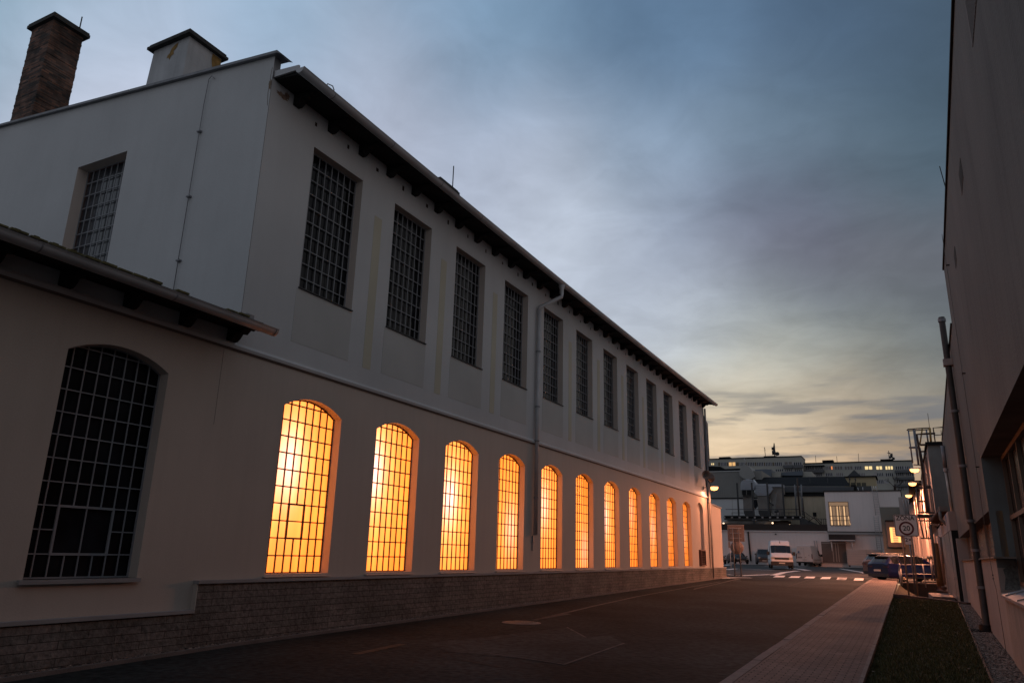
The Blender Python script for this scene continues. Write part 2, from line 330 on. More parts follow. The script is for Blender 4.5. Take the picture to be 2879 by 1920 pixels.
# paint patches below and between the upper windows
for i, (a, b) in enumerate(UW):
    m_ = MB(); m_.box(-10, -9.996, a-.05, b+.02, 3.74, 4.80, PL_PATCH); m_.build('paint_patch', hall)
    if i not in (3,) and i < 9:
        z1 = 7.28 if i < 7 else 6.9
        c = b+.50
        m_ = MB(); m_.box(-10, -9.996, c, c+.27, 3.72, z1, PL_CREAM); m_.build('paint_patch', hall)
# ---- windows
def bars(mb, w, h, rise, zs, cols, rows, m, t=.018, skip=(), dep=.03, casement=None, fr=.035):
    # local: y across (0..w), z up, x=0 is the bar face
    def top(y):
        if rise <= 0: return zs
        ww = w/2; R = (ww*ww+rise*rise)/(2*rise); return zs+rise-R+sqrt(max(0, R*R-(y-ww)**2))
    X0, X1 = -dep, 0
    cw = w/cols; rh = zs/rows if rise <= 0 else zs/(rows-.35)
    for c in range(1, cols):
        y = c*cw; segs = [(0, top(y))]
        if casement and casement[0] < c < casement[1]:
            segs = [(0, casement[2]*rh), (casement[3]*rh, top(y))]
            if casement[4] == c: segs = [(0, top(y))]
        for a, b in segs: mb.box(X0, X1, y-t/2, y+t/2, a, b, m)
    r = 1
    while r*rh < zs+rise-.02:
        z = r*rh; y0, y1 = 0, w
        if z > zs:
            k = [i*w/60 for i in range(61) if top(i*w/60) >= z]; y0, y1 = min(k), max(k)
        sg = [(y0, y1)]
        if casement and casement[2] < r < casement[3] and not casement[5]: sg = [(y0, casement[0]*cw), (casement[1]*cw, y1)]
        for a, b in sg: mb.box(X0-.002, X1+.003, a, b, z-t/2, z+t/2, m)
        r += 1
    if casement:
        a, b, c0, c1 = casement[0]*cw, casement[1]*cw, casement[2]*rh, casement[3]*rh; T = .016
        for q in ((a-T,a+T,c0,c1),(b-T,b+T,c0,c1)): mb.box(X0-.004, X1+.006, *q, m)
        for z in (c0, c1): mb.box(X0-.005, X1+.008, a-T, b+T, z-T, z+T, m)
    # outer frame
    mb.box(X0, X1+.004, 0, fr, 0, top(fr), m); mb.box(X0, X1+.004, w-fr, w, 0, top(w-fr), m); mb.box(X0, X1+.005, fr, w-fr, 0, fr, m)
    n = 14 if rise > 0 else 1
    for i in range(n):
        a, b = w*i/n, w*(i+1)/n
        mb.mesh([(x, y, z) for x in (X0, X1+.004) for y, z in ((a, top(a)-fr),(b, top(b)-fr),(b, top(b)),(a, top(a)))], [(0,1,2,3),(7,6,5,4),(0,4,5,1),(2,6,7,3)], m)
def pane(w, rise, zs, m, x=-.035, seg=12, split=None):
    mb = MB(); mb.poly([(x, w, 0)]+[(x, a, b) for a, b in arch(0, w, zs, rise, seg)][::-1]+[(x, 0, 0)], m); return mb
# glowing obscured glass: each window's lamp hot spot is painted into the emission (its place is stored in the object colour)
def glow_mat():
    m = bpy.data.materials.new('glowing_glass'); m.use_nodes = True; t = m.node_tree; n = t.nodes; l = t.links; n.clear()
    def M(op, *ins):
        x = n.new('ShaderNodeMath'); x.operation = op
        for i, v in enumerate(ins):
            if isinstance(v, (int, float)): x.inputs[i].default_value = v
            else: l.new(v, x.inputs[i])
        return x.outputs[0]
    tcn = n.new('ShaderNodeTexCoord'); s = n.new('ShaderNodeSeparateXYZ'); l.new(tcn.outputs['Object'], s.inputs[0])
    oi = n.new('ShaderNodeObjectInfo'); sc = n.new('ShaderNodeSeparateColor'); l.new(oi.outputs['Color'], sc.inputs[0])
    dy = M('SUBTRACT', s.outputs['Y'], M('MULTIPLY', sc.outputs[0], 1.631)); dz = M('MULTIPLY', M('SUBTRACT', s.outputs['Z'], M('MULTIPLY', sc.outputs[1], 3.2)), .55)
    d2 = M('ADD', M('MULTIPLY', dy, dy), M('MULTIPLY', dz, dz))
    core = M('MULTIPLY', M('EXPONENT', M('MULTIPLY', d2, -9.)), sc.outputs[2])
    halo = M('MULTIPLY', M('EXPONENT', M('MULTIPLY', d2, -1.5)), sc.outputs[2])
    # faint upright ribs of the cast glass
    no = n.new('ShaderNodeTexNoise'); mp = n.new('ShaderNodeMapping'); mp.inputs['Scale'].default_value = (1, 5, .3); l.new(tcn.outputs['Object'], mp.inputs['Vector'])
    va = n.new('ShaderNodeVectorMath'); va.operation = 'ADD'; l.new(mp.outputs[0], va.inputs[0]); l.new(oi.outputs['Location'], va.inputs[1]); l.new(va.outputs[0], no.inputs['Vector']); no.inputs['Scale'].default_value = 1
    cb = n.new('ShaderNodeCombineXYZ'); l.new(M('FLOOR', M('DIVIDE', s.outputs['Y'], 1.631/8)), cb.inputs[0]); l.new(M('FLOOR', M('DIVIDE', s.outputs['Z'], 2.982/9.65)), cb.inputs[1]); l.new(oi.outputs['Random'], cb.inputs[2])
    wn_ = n.new('ShaderNodeTexWhiteNoise'); wn_.noise_dimensions = '3D'; l.new(cb.outputs[0], wn_.inputs['Vector'])
    rib = M('MULTIPLY', M('MULTIPLY_ADD', no.outputs['Fac'], .6, .70), M('MULTIPLY_ADD', wn_.outputs['Value'], .16, .92))
    fz = M('MULTIPLY_ADD', M('SINE', M('MULTIPLY', s.outputs['Z'], .95)), .10, .93)
    e = n.new('ShaderNodeEmission')
    def ch(b, h, c): return M('MULTIPLY', M('ADD', b, M('ADD', M('MULTIPLY', halo, h), M('MULTIPLY', core, c))), M('MULTIPLY', rib, fz))
    cc = n.new('ShaderNodeCombineColor'); l.new(ch(1.85, .7, .4), cc.inputs[0]); l.new(ch(.40, .40, .62), cc.inputs[1]); l.new(ch(.042, .16, .85), cc.inputs[2])
    l.new(cc.outputs[0], e.inputs['Color']); e.inputs['Strength'].default_value = 1.2
    g = n.new('ShaderNodeBsdfGlossy'); g.inputs['Roughness'].default_value = .3; g.inputs['Color'].default_value = (.03,.03,.03,1)
    ad = n.new('ShaderNodeAddShader'); l.new(e.outputs[0], ad.inputs[0]); l.new(g.outputs[0], ad.inputs[1])
    o = n.new('ShaderNodeOutputMaterial'); l.new(ad.outputs[0], o.inputs['Surface']); return m
GLOW = glow_mat()
hot = [(.30,.62,.75),(.16,.66,1.0),(.38,.55,.85),(.75,.35,.35),(.42,.60,.50),(.8,.2,.25),(.35,.56,.8),(.6,.7,.2),(.7,.5,.3),(.5,.6,.2),(.6,.5,.2)]
hl = hall.location
def place(o, x, y, z): o.location = (x-hl.x, y-hl.y, z-hl.z)
def make_lit(cas):
    mb = MB(); bars(mb, 1.631, 0, RISE, ZSP-ZS, 8, 10, BARRED, casement=cas, t=.022, fr=.020, dep=.022); w = mb.build('window', hall, loc=(0,0,0))
    p = pane(1.631, RISE, ZSP-ZS, GLOW).build('pane', w)
    s = MB(); s.box(.16, .26, -.06, 1.66, -.055, -.035, mat('sill_metal',(.50,.46,.43),.5,.1,3,metal=.2)); s.box(.0,.16,0,1.631,-.035,-.012,MAT['sill_metal']); s.build('sill', w)
    return w
l0 = make_lit((3, 5, 2, 4, -1, True)); l1 = make_lit(None)
for i, (a, b) in enumerate(LW):
    w = l0 if i == 0 else (l1 if i == 1 else dup(l1, hall)); place(w, XW-RD+.0, a, ZS)
    for c in w.children:
        if c.name.startswith('pane'): c.color = (*hot[i], 1)
    if i == 0: w['label'] = 'glowing arched window with a two pane casement'
mb = MB(); bars(mb, 1.592, 0, 0, 3.067, 8, 10, BAR, t=.017, dep=.016, fr=.022); uw = mb.build('window', hall, loc=(0,0,0))
GLASSL = mat('lighter_glass', (.018,.019,.022), .3, .5, 3, spec=.2)  # lighter replaced panes; last column's tone paints in the reveal seen there
def pane_grid(w, h, cols, rows, seed):
    rnd = random.Random(seed); mb = MB(); a, b = w/cols, h/rows
    for c in range(cols):
        for r in range(rows):
            t0, t1 = rnd.uniform(-.004,.004), rnd.uniform(-.004,.004); x = -.045
            mb.poly([(x+t0, (c+1)*a, r*b), (x-t0+t1, (c+1)*a, (r+1)*b), (x-t1, c*a, (r+1)*b), (x+t0+t1, c*a, r*b)], GLASSL if rnd.random() < .10 or (c == cols-1 and rnd.random() < .6) else GLASSD)
    mb.box(-.09, -.06, 0, w, 0, h, DARKWOOD); return mb
pane_meshes = []
for sd in range(4):
    o = pane_grid(1.592, 3.067, 8, 10, sd).build('pane', uw)
    if sd: pane_meshes.append(o.data); bpy.data.objects.remove(o)
    else: pane_meshes.append(o.data)
s = MB(); s.box(0, .225, -.01, 1.60, -.02, .004, mat('sill_dark',(.035,.035,.038),.6)); s.build('sill', uw)
for i, (a, b) in enumerate(UW):
    w = uw if i == 0 else dup(uw, hall); place(w, XW-RD, a, 4.841)
    for c in w.children:
        if c.name.startswith('pane'): c.data = pane_meshes[(i*7) % 4]
mb = MB(); wbig = big[1]-big[0]; bars(mb, wbig, 0, .22, 3.04, 8, 10, BAR, t=.016, casement=(2, 6, 1, 3, 4, False), dep=.016, fr=.022)
wb = mb.build('window', hall, loc=(0,0,0), label='dark arched window with a wide casement'); place(wb, XW-RD, big[0], -.50)
pane(wbig, .22, 3.04, GLASSD, x=-.04).build('pane', wb)
s = MB(); s.box(.0, .255, -.07, wbig+.03, -.03, .0, MAT['cap_plaster']); s.box(.215,.255,-.07,wbig+.03,-.055,-.0305,MAT['cap_plaster']); s.build('sill', wb)
# gable window (faces the camera): rotate the same kind of frame
mb = MB(); gw = gx1-gx0; bars(mb, gw, 0, 0, gz1-gz0, 8, 10, BAR, t=.018, dep=.016, fr=.02); g = mb.build('window', hall, loc=(0,0,0), label='grey reflecting gable window')
g.rotation_euler = (0,0,-pi/2); place(g, gx0, D-.03, gz0)
pg = MB(); cw = gw/8
for c in range(8):
    for r in range(10): pg.poly([(-.05, c*cw, r*.315), (-.05, (c+1)*cw, r*.315), (-.05+random.uniform(-.004,.004), (c+1)*cw, (r+1)*.315), (-.05, c*cw, (r+1)*.315)][::-1], GLASSG)
pg.build('pane', g)
# blind arch with a small louvred opening
mb = MB(); mb.poly([(XW-.16, blind[0]-.01, ZS-.02),(XW-.16, blind[1]+.01, ZS-.02),(XW-.16, blind[1]+.01, 2.95),(XW-.16, blind[0]-.01, 2.95)], PL_LO)
mb.build('blind_arch', hall)
mb = MB(); VB = mat('vent_brown', (.13,.06,.045), .7, .1, 4); y0, y1, z0, z1 = 41.15, 42.2, -.46, .36
mb.box(-10.10,-9.90, y0,y1, z1-.06,z1, VB); mb.box(-10.10,-9.90, y0,y0+.08, z0,z1-.061, VB); mb.box(-10.10,-9.90, y1-.08,y1, z0,z1-.061, VB); mb.box(-10.1,-9.88,y0-.02,y1+.02,z0,z0+.06,VB)
for k in range(7): mb.box(-10.08,-9.95, y0+.081,y1-.081, z0+.12+k*.09, z0+.14+k*.09, VB)
mb.box(-10.14,-10.101, y0, y1, z0, z1, DARKWOOD); mb.build('air_vent', hall)
# ---- eaves
def gz(y): return 8.68-.125*max(0, 1-((y-25)/18)**2) if y < 43.6 else 8.68   # the old gutter sags in the middle
YS = [8.78+i*(43.62-8.78)/24 for i in range(25)]
def strip(mb, prof, m, ys=YS, dz=gz, smooth=False):
    vs = [(x, y, z+dz(y)) for y in ys for x, z in prof]; k = len(prof)
    fs = [(i*k+j, i*k+(j+1) % k, (i+1)*k+(j+1) % k, (i+1)*k+j) for i in range(len(ys)-1) for j in range(k)]
    fs += [tuple(range(k))[::-1], tuple((len(ys)-1)*k+j for j in range(k))]; mb.mesh(vs, fs, m, smooth)
mb = MB(); strip(mb, [(-10.0,.135),(-31,2.28),(-31,2.36),(-9.995,.19)], ROOF, ys=[8.88]+YS[1:]+[44.0]); strip(mb, [(-10.03,.131),(-10.02,.185),(-9.35,.09),(-9.35,.05)], ROOF, ys=[8.76]+YS[1:]+[44.0]); roof = mb.build('roof', hall)
mb = MB(); strip(mb, [(-10.02,.06),(-9.36,-.01),(-9.36,.05),(-10.02,.13)], DARKWOOD); strip(mb, [(-9.40,-.05),(-9.36,-.05),(-9.36,.06),(-9.40,.06)], DARKWOOD); mb.build('soffit', hall)
mb = MB(); mb.mesh([(-9.99,8.73,8.74),(-9.36,8.73,8.72),(-9.36,8.73,8.82),(-9.99,8.73,8.88),(-9.99,8.77,8.74),(-9.36,8.77,8.72),(-9.36,8.77,8.82),(-9.99,8.77,8.88)], [(0,1,2,3),(7,6,5,4),(0,4,5,1),(1,5,6,2),(2,6,7,3)], ZINC); mb.build('verge_board', hall)
def gutter(name, X, ys, dz, r=.085, parent=hall):
    mb = MB(); out_ = []; n = 9
    prof = [(X+r*cos(a), r*sin(a)) for a in [pi+ (pi*i/n) for i in range(n+1)]]
    prof2 = [(X+(r-.006)*cos(a), (r-.006)*sin(a)) for a in [2*pi-(pi*i/n) for i in range(n+1)]]
    strip(mb, prof+[(X+r+.012, .006)]+prof2, ZINC, ys=ys, dz=dz, smooth=True)
    for y in (ys[0], ys[-1]): mb.poly([(x, y+(-.002 if y == ys[0] else .002), z+dz(y)) for x, z in prof], ZINC)
    y = ys[0]+.9
    while y < ys[-1]:
        pr = [(X+(r+.004)*cos(a), (r+.004)*sin(a)) for a in [pi+(pi*i/n) for i in range(n+1)]]
        strip(mb, pr+[(X+r, .0), (X-r, .0)][:0]+[(x, z+.003) for x, z in prof2], ZINCD, ys=[y, y+.02], dz=dz); y += 1.98
    return mb.build(name, parent)
gutter('gutter', -9.27, [8.68]+YS[1:-1]+[43.75], lambda y: gz(y)+.03, r=.10)
# downpipe
mb = MB(); r = .065
mb.lathe([(.10,.0),(.10,-.06),(r,-.16),(r,-.3)], ZINC, 12, T=Matrix.Translation((-9.27, 20.98, 8.50)))
mb.tube([(-9.27,20.98,8.22),(-9.27,20.98,8.10),(-9.90,20.62,7.70),(-9.90,20.60,7.60)], r, ZINC, 12)
mb.tube([(-9.90,20.60,7.62),(-9.90,20.58,.50)], r, ZINC, 12)
for z in (6.2, 4.4, 3.32, 1.6): mb.lathe([(r+.012,-.02),(r+.012,.02)], ZINCD, 12, T=Matrix.Translation((-9.90,20.59,z)))
mb.box(-9.98,-9.90,20.55,20.63,3.28,3.36,ZINCD)
mb.build('downpipe', hall)
mb = MB(); mb.box(-9.995,-9.975, 20.56,20.62, .05,.48, ZINCD); mb.box(-9.995,-9.95,20.54,20.64,.28,.36,ZINCD); mb.build('pipe_bracket', hall)
mb = MB(); mb.tube([(-9.95,43.72,8.5),(-9.95,43.72,3.9),(-9.90,43.72,3.4),(-9.90,43.72,-1.1)], .055, ZINCD, 8); mb.build('downpipe', hall)
mb = MB(); mb.tube([(-9.87,43.52,3.6),(-9.86,43.5,3.2),(-9.86,43.5,-.6)], .05, PL_LO, 8); mb.build('downpipe', hall, label='thin pale pipe at the far corner')
# rafter ends
def bracket_mb(h=.2, l=.56):
    mb = MB(); prof = [(-.02,0),(l,-.04),(l,-.09),(l-.10,-.14),(l-.16,-.11),(l-.24,-.20),(l-.34,-.17),(.16,-.28),(.10,-.34),(-.02,-.34)]
    mb.prism([(x, z*h/.2) for x, z in prof][::-1], 'y', 0, .16, DARKWOOD); return mb
b0 = bracket_mb(.15).build('rafter_end', hall, loc=(0,0,0)); y = 9.30; first = True
while y < 43.4:
    o = b0 if first else dup(b0, hall); first = False; place(o, XW, y, gz(y)+.07); y += 1.0265
# holes left by old beams under the eaves
mb = MB(); y = 9.95; HOLE = mat('hole_dark', (.05,.03,.025), 1)
while y < 43:
    z = 8.46+random.uniform(-.03,.03)-(8.66-gz(y)); mb.box(-9.999,-9.994, y, y+random.uniform(.05,.09), z-.05, z+.03+random.uniform(0,.05), HOLE); y += 1.0265
mb.build('beam_hole', hall)
# plaster damage at the corner
def blob(mb, cx_, cz_, rx, rz, m, X=None, Y=None, n=22, seed=1, off=.004, jag=.35):
    rnd = random.Random(seed); ps = []
    for i in range(n):
        k = 1+rnd.uniform(-jag, jag); a = 2*pi*i/n
        u, v = cx_+rx*k*cos(a), cz_+rz*k*sin(a); ps.append((X+off, u, v) if X is not None else (u, Y-off, v))
    c = (X+off, cx_, cz_) if X is not None else (cx_, Y-off, cz_)
    mb.mesh([c]+ps, [(0, i+1, (i+1) % n+1) for i in range(n)], m)
mb = MB(); blob(mb, 9.02, 8.50, .15, .06, mat('bare_brick_red',(.22,.15,.11),.95,.4,12), X=XW, seed=3); blob(mb, 9.12, 8.56, .07,.07, MAT['bare_brick_red'], X=XW, seed=8, off=.006); mb.build('plaster_damage', hall, label='reddish bare patch under the eave')
mb = MB(); blob(mb, -10.035, 8.55, .035, .11, mat('crack_brown',(.20,.15,.11),1,.3,10), Y=G, seed=5)
mb.tube([(-10.03,G-.003,8.95),(-10.05,G-.003,8.75),(-10.03,G-.003,8.6),(-10.06,G-.003,8.4),(-10.03,G-.003,8.1)], .004, MAT['crack_brown'], 5); mb.build('plaster_damage', hall)
# parapet coping
mb = MB()
for (a, b) in ((-31.0, -24), (-24, -19.2), (-19.18, -14.4), (-14.38, -9.88)):
    j = random.uniform(-.004,.006)
    mb.mesh([(x, y, tz(x)+dz_+j) for x in (a, b) for y, dz_ in ((8.62,.0),(8.95,.0),(8.95,.05),(8.62,.06))], [(0,1,2,3),(7,6,5,4),(0,4,5,1),(1,5,6,2),(2,6,7,3),(3,7,4,0)], ZINCD)
mb.mesh([(-9.88, y, tz(-9.88)+z) for y, z in ((8.62,-.0),(8.95,-.0),(8.95,.05),(8.62,.06))]+[(-9.74,8.64,tz(-9.7)-.05),(-9.74,8.93,tz(-9.7)-.05)], [(0,4,5,1),(3,2,5,4),(1,5,2),(0,3,4)], ZINCD)
mb.build('coping', hall)
# lightning cable on the gable
mb = MB(); mb.tube([(-11.62,8.66,9.16),(-11.72,8.66,9.26),(-11.80,8.66,9.20),(-11.84,8.665,8.6),(-11.86,8.665,4.5)], .008, ZINCD, 6)
for z in (8.0, 6.55, 5.2): mb.box(-11.90,-11.80, 8.64,8.70, z-.015,z+.015, ZINCD)
mb.build('lightning_cable', hall)
# chimneys on the roof
mb = MB(); mb.box(-21.30,-20.26, 9.6,10.48, 9.6,14.40, BRICKC)
for k in range(60):       # courses stand slightly proud so the outline is uneven
    z = 9.7+k*.078; 
    if random.random() < .45: mb.box(-21.308,-20.252+random.uniform(-.006,.008), 9.594,10.486, z, z+.066, BRICKC)
mb.box(-21.42,-20.12, 9.5,10.6, 14.40,14.50, STONE); mb.box(-21.40,-20.14, 9.52,10.58, 14.501,14.56, STONE); mb.build('chimney', roof, label='tall red and black brick chimney')
mb = MB(); mb.tube([(-20.3,10.35,14.5),(-20.3,10.35,15.05)], .018, DARKWOOD, 6); mb.build('lightning_rod', roof)
mb = MB(); x0, x1, y0, y1, zt = -15.30, -14.02, 9.6, 10.55, 11.68
mb.mesh([(x0-.12,y0-.05,9.2),(x1+.03,y0-.05,9.2),(x1+.03,y1+.05,9.2),(x0-.12,y1+.05,9.2),(x0,y0,zt),(x1,y0,zt),(x1,y1,zt),(x0,y1,zt)], [(0,1,5,4),(1,2,6,5),(2,3,7,6),(3,0,4,7),(4,5,6,7)], PLCH)
for q in ((-15.42,-13.90,9.48,10.66,zt,zt+.07),(-15.38,-13.94,9.52,10.62,zt+.071,zt+.14)): mb.box(*q, STONE)
def flake(mb, pts, plane, m, off):
    if plane == 'front': mb.poly([(x, y0-off-.012*(zt-z)/.5*0-.004, z) for x, z in pts], m)
    else: mb.poly([(x1+off, y, z) for y, z in pts], m)
fl = [(-14.52,11.60),(-14.40,11.63),(-14.42,11.50),(-14.52,11.42),(-14.50,11.33),(-14.58,11.30),(-14.62,11.20),(-14.67,11.28),(-14.74,11.28),(-14.72,11.36),(-14.66,11.40),(-14.62,11.52)]
mb.poly([(x, 9.6-.05*(zt-z)/2.48-.006, z) for x, z in fl][::-1], OCHRE)
fr_ = [(10.28,11.66),(10.54,11.66),(10.56,10.9),(10.45,10.8),(10.38,11.0),(10.36,11.2),(10.30,11.35),(10.27,11.5)]
mb.poly([(x1+.03*(zt-z)/2.48+.006, y, z) for y, z in fr_], OCHRE)
mb.build('chimney', roof, label='short white plastered chimney with peeling ochre patches')
mb = MB(); mb.box(-13.2,-12.5, 18.27,19.33, 9.2,11.72, BRICKC); mb.box(-13.3,-12.42, 18.2,19.4, 11.72,11.80, STONE); mb.box(-13.26,-12.46,18.24,19.36,11.801,11.86,STONE); mb.build('chimney', roof, label='small capped stack beyond the gutter')
mb = MB(); mb.tube([(-12.5,19.05,11.8),(-12.5,19.05,12.67)], .018, DARKWOOD, 6); mb.build('lightning_rod', roof)
mb = MB(); p = pick((930, 246), -9.6); mb.tube([p+Vector((0,-.12,-.05)), p+Vector((0,-.1,.02)), p+Vector((0,.05,.06)), p+Vector((0,.1,.0)), p+Vector((0,.1,-.15))], .012, ZINCD, 6); mb.build('snow_hook', roof)
# rear gable cladding seen past the far corner
mb = MB(); a = [(44.32,8.25),(45.38,7.88),(45.42,5.7),(44.5,4.7)]
mb.prism(a, 'x', -12.5, -10.18, mat('slate_cladding',(.10,.11,.125),.7,.25,3)); mb.tube([(-10.17,44.6,8.1),(-10.17,44.9,5.2)], .03, DARKWOOD, 5); mb.build('clad_bay', hall)
# ---- annexe roof, gutter and rafter ends (near left)
az = lambda y: 3.55
mb = MB(); strip(mb, [(-9.36,.04),(-31,2.4),(-31,2.5),(-9.33,.075),(-9.33,.045)], ROOF, ys=[-8, 8.62], dz=az); mb.build('roof', hall, label='low roof of the near annexe')
mb = MB(); ys = [-8+i*.24 for i in range(68)]
for y in ys:
    if y < 6.2 or random.random() < .5: mb.box(-9.56,-9.31+random.uniform(-.015,.01), y, y+.21, 3.628, 3.648+random.uniform(0,.016), MOSS)
    if random.random() < .35: mb.box(-9.5,-9.34, y+.05, y+.12, 3.65, 3.672, MOSS)
mb.build('mossy_tile_edge', hall)
mb = MB(); strip(mb, [(-10.02,.02),(-9.36,-.02),(-9.36,.04),(-10.02,.10)], DARKWOOD, ys=[-8,8.6], dz=az); strip(mb, [(-9.41,-.07),(-9.37,-.07),(-9.37,.04),(-9.41,.04)], DARKWOOD, ys=[-8,8.6], dz=az); mb.build('soffit', hall)
gutter('gutter', -9.24, [-8, 0, 4, 6, 8, 8.80], lambda y: 3.53, r=.10)
for y in (.66,1.63,2.6,3.58,4.56,5.53,6.51,7.49,8.46): o = dup(b0, hall); place(o, XW, y, 3.60)
mb = MB(); mb.box(-9.99,-9.55, 8.44,8.60, 3.66,3.78, ZINCD); mb.poly([(-9.99,8.44,3.78),(-9.55,8.44,3.70),(-9.55,8.6,3.70),(-9.99,8.6,3.80)], ZINC); mb.build('flashing', hall)
# ---- horn loudspeakers and street lamp on the far corner
def horn(p, d, label):
    t = thing('horn_loudspeaker', label, 'loudspeaker', tuple(p), 'horn loudspeakers on the far corner')
    q = Vector(d).to_track_quat('Z','Y').to_matrix().to_4x4(); HM = mat('horn_grey', (.16,.13,.115), .5, .15, 6)
    mb = MB(); mb.lathe([(.05,-.30),(.06,-.16),(.09,-.05),(.15,.03),(.245,.09),(.25,.10),(.235,.092),(.14,.02),(.08,-.05),(.03,-.12)], HM, 20, T=q); mb.build('horn', t, loc=(0,0,0))
    mb = MB(); mb.lathe([(0,.02),(.035,.01),(.04,-.10)], mat('horn_core',(.25,.22,.2),.4), 12, T=q); mb.build('driver_cone', t, loc=(0,0,0))
    mb = MB(); mb.tube([q @ Vector((0,0,-.25)), (0,0,-.32), (0,0,-.62)], .02, DARKWOOD, 6); mb.build('bracket', t, loc=(0,0,0))
P1 = pick((1950+175/5.224, 1150+965/5.224), -9.5); P2 = pick((1950+238/5.224, 1150+1012/5.224), -9.35)
horn(P1, (.75,-1,-.05), 'grey horn loudspeaker facing the street on the far corner of the hall'); horn(P2, (.5,1,.0), 'horn loudspeaker turned away just below and right of the other on the corner')
def lampmat(): return mat('sodium_lamp', (1,.8,.6), .4, emit=(1,.40,.11), es=4.5)
def street_lamp(px, py, Y, wallx, label, e=26, head=.50, d=1):
    p = at(px, py, Y); t = thing('wall_lamp', label, 'lamp', tuple(p), 'sodium wall lamps')
    mb = MB(); mb.lathe([(.0,.07),(.09,.06),(.13,.02),(.135,-.01),(.125,-.012),(0,-.012)], ZINC, 16, T=Matrix.Diagonal((head/.27, 1, 1, 1))); mb.build('lamp_head', t, loc=(0,0,0))
    mb = MB(); mb.lathe([(.124,-.010),(.122,-.07),(.09,-.15),(0,-.19)], lampmat(), 16, T=Matrix.Diagonal((head/.27, 1.3, 1.1, 1))); mb.build('lens', t, loc=(0,0,0))  # bowl enlarged beyond a real lens so its shape carries the glare
    wx = wallx-p.x; s_ = 1 if wx > 0 else -1
    mb = MB(); mb.tube([(s_*head*.4,0,.03),(wx*.6,0,.03),(wx,0,-.06)], .025, ZINCD, 8); mb.box(wx-.03,wx+.03,-.06,.06,-.16,.04,ZINCD); mb.build('arm', t, loc=(0,0,0))
    pl = bpy.data.lights.new('bulb', 'SPOT'); pl.spot_size = math.radians(179.5); pl.spot_blend = .12; pl.energy = e; pl.color = (1,.37,.19); pl.shadow_soft_size = .10;
    po = bpy.data.objects.new('bulb', pl); COL.objects.link(po); po.parent = t; po.location = (0,0,-.22)
    return t
street_lamp(1950+300/5.224, 1150+1140/5.224, 42.6, -9.98, 'glowing orange lamp on an arm at the far corner of the hall', e=190)
# ================================================================== WORKSHOP BUILDING (right)
ws_ = thing('workshop_building', 'tall plain rendered workshop with a deep window recess at the right edge', 'building', (.97, 0, 0), rz=-math.atan(.022))
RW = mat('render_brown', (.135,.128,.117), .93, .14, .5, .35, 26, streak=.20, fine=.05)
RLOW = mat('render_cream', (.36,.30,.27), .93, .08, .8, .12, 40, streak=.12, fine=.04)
RGREY = mat('render_grey', (.17,.19,.19), .95, .15, 1.5, .1, 30, streak=.15)
SOF = mat('soffit_brown', (.14,.105,.09), .9, .25, 2)
WOODC = brickmat('board_cladding', (.34,.27,.23), (.30,.245,.21), (.12,.09,.08), 30, .16, .006, swap='ZY', bump=.4, var=.12, vs=3)
def lp(o_, *a): pass
ZT, ZB = 6.42, 5.12; YR, YE, YB = 15.6, 18.4, 37.1
mb = MB(); P = lambda y, z, x=0.: (x, y, z)
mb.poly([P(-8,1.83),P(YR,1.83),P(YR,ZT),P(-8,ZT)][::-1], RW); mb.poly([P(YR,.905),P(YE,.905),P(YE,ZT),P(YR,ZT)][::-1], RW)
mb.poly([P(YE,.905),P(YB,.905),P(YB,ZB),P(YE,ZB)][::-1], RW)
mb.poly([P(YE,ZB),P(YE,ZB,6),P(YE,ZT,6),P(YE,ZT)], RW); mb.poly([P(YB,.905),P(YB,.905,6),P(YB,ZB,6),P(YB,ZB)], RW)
mb.poly([P(-8,ZT),P(YE,ZT),P(YE,ZT,6),P(-8,ZT,6)], ROOF); mb.poly([P(YE,ZB),P(YB,ZB),P(YB,ZB,6),P(YE,ZB,6)], ROOF)
mb.build('upper_wall', ws_, loc=(0,0,0))
mb = MB(); mb.poly([P(-8,1.83),P(YR,1.83),P(YR,1.83,.55),P(-8,1.83,.55)], SOF); mb.poly([P(YR,.905),P(YB,.905),P(YB,.905,3),P(YR,.905,3)], SOF); mb.build('soffit', ws_, loc=(0,0,0))
mb = MB(); mb.box(.0,.55, YR, YR+.02, -.42, 1.83, RGREY); mb.box(.0,.55,YR-.002,YR,-.42,-.05,RLOW)
rnd = random.Random(4); mb.build('window_jamb', ws_, loc=(0,0,0), label='grey rendered end of the window recess')
mb = MB(); m2 = mat('crumbled_plaster', (.14,.15,.145), .98, .4, 20, bump=.8, bs=50); ps = [(.06,-.41),(.10,-.2),(.08,-.08),(.2,.02),(.26,-.02),(.27,.2),(.29,.2),(.29,-.41)]
mb.poly([(x, YR-.006, z) for x, z in ps], m2); mb.build('plaster_damage', ws_, loc=(0,0,0))
mb = MB(); mb.box(.0,.30, YR+.02, 32.0, -2.4, .10, RLOW); mb.box(.001,.3,-8,YR+.019,-2.4,-.75,RLOW); mb.box(.001,.3,14.6,YR+.019,-.75,-.46,RLOW); mb.box(.3,3,YR+.02,32,-2,-.01,SOF); mb.build('lower_wall', ws_, loc=(0,0,0))
mb = MB(); mb.box(-.018,.3,-8,14.6,-2.2,-.47,WOODC); mb.box(-.024,-.018,10.2,10.26,-1.05,-.62,DARKWOOD); mb.box(-.024,-.018,8.2,8.26,-1.05,-.62,DARKWOOD); mb.build('board_cladding', ws_, loc=(0,0,0))
mb = MB(); mb.mesh([(-.06,-8,-.46),(.34,-8,-.34),(.34,14.75,-.34),(-.06,14.75,-.46),(-.06,-8,-.50),(.34,-8,-.5),(.34,14.75,-.5),(-.06,14.75,-.50)], [(0,3,2,1),(0,4,7,3),(3,7,6,2)], ZINCD)
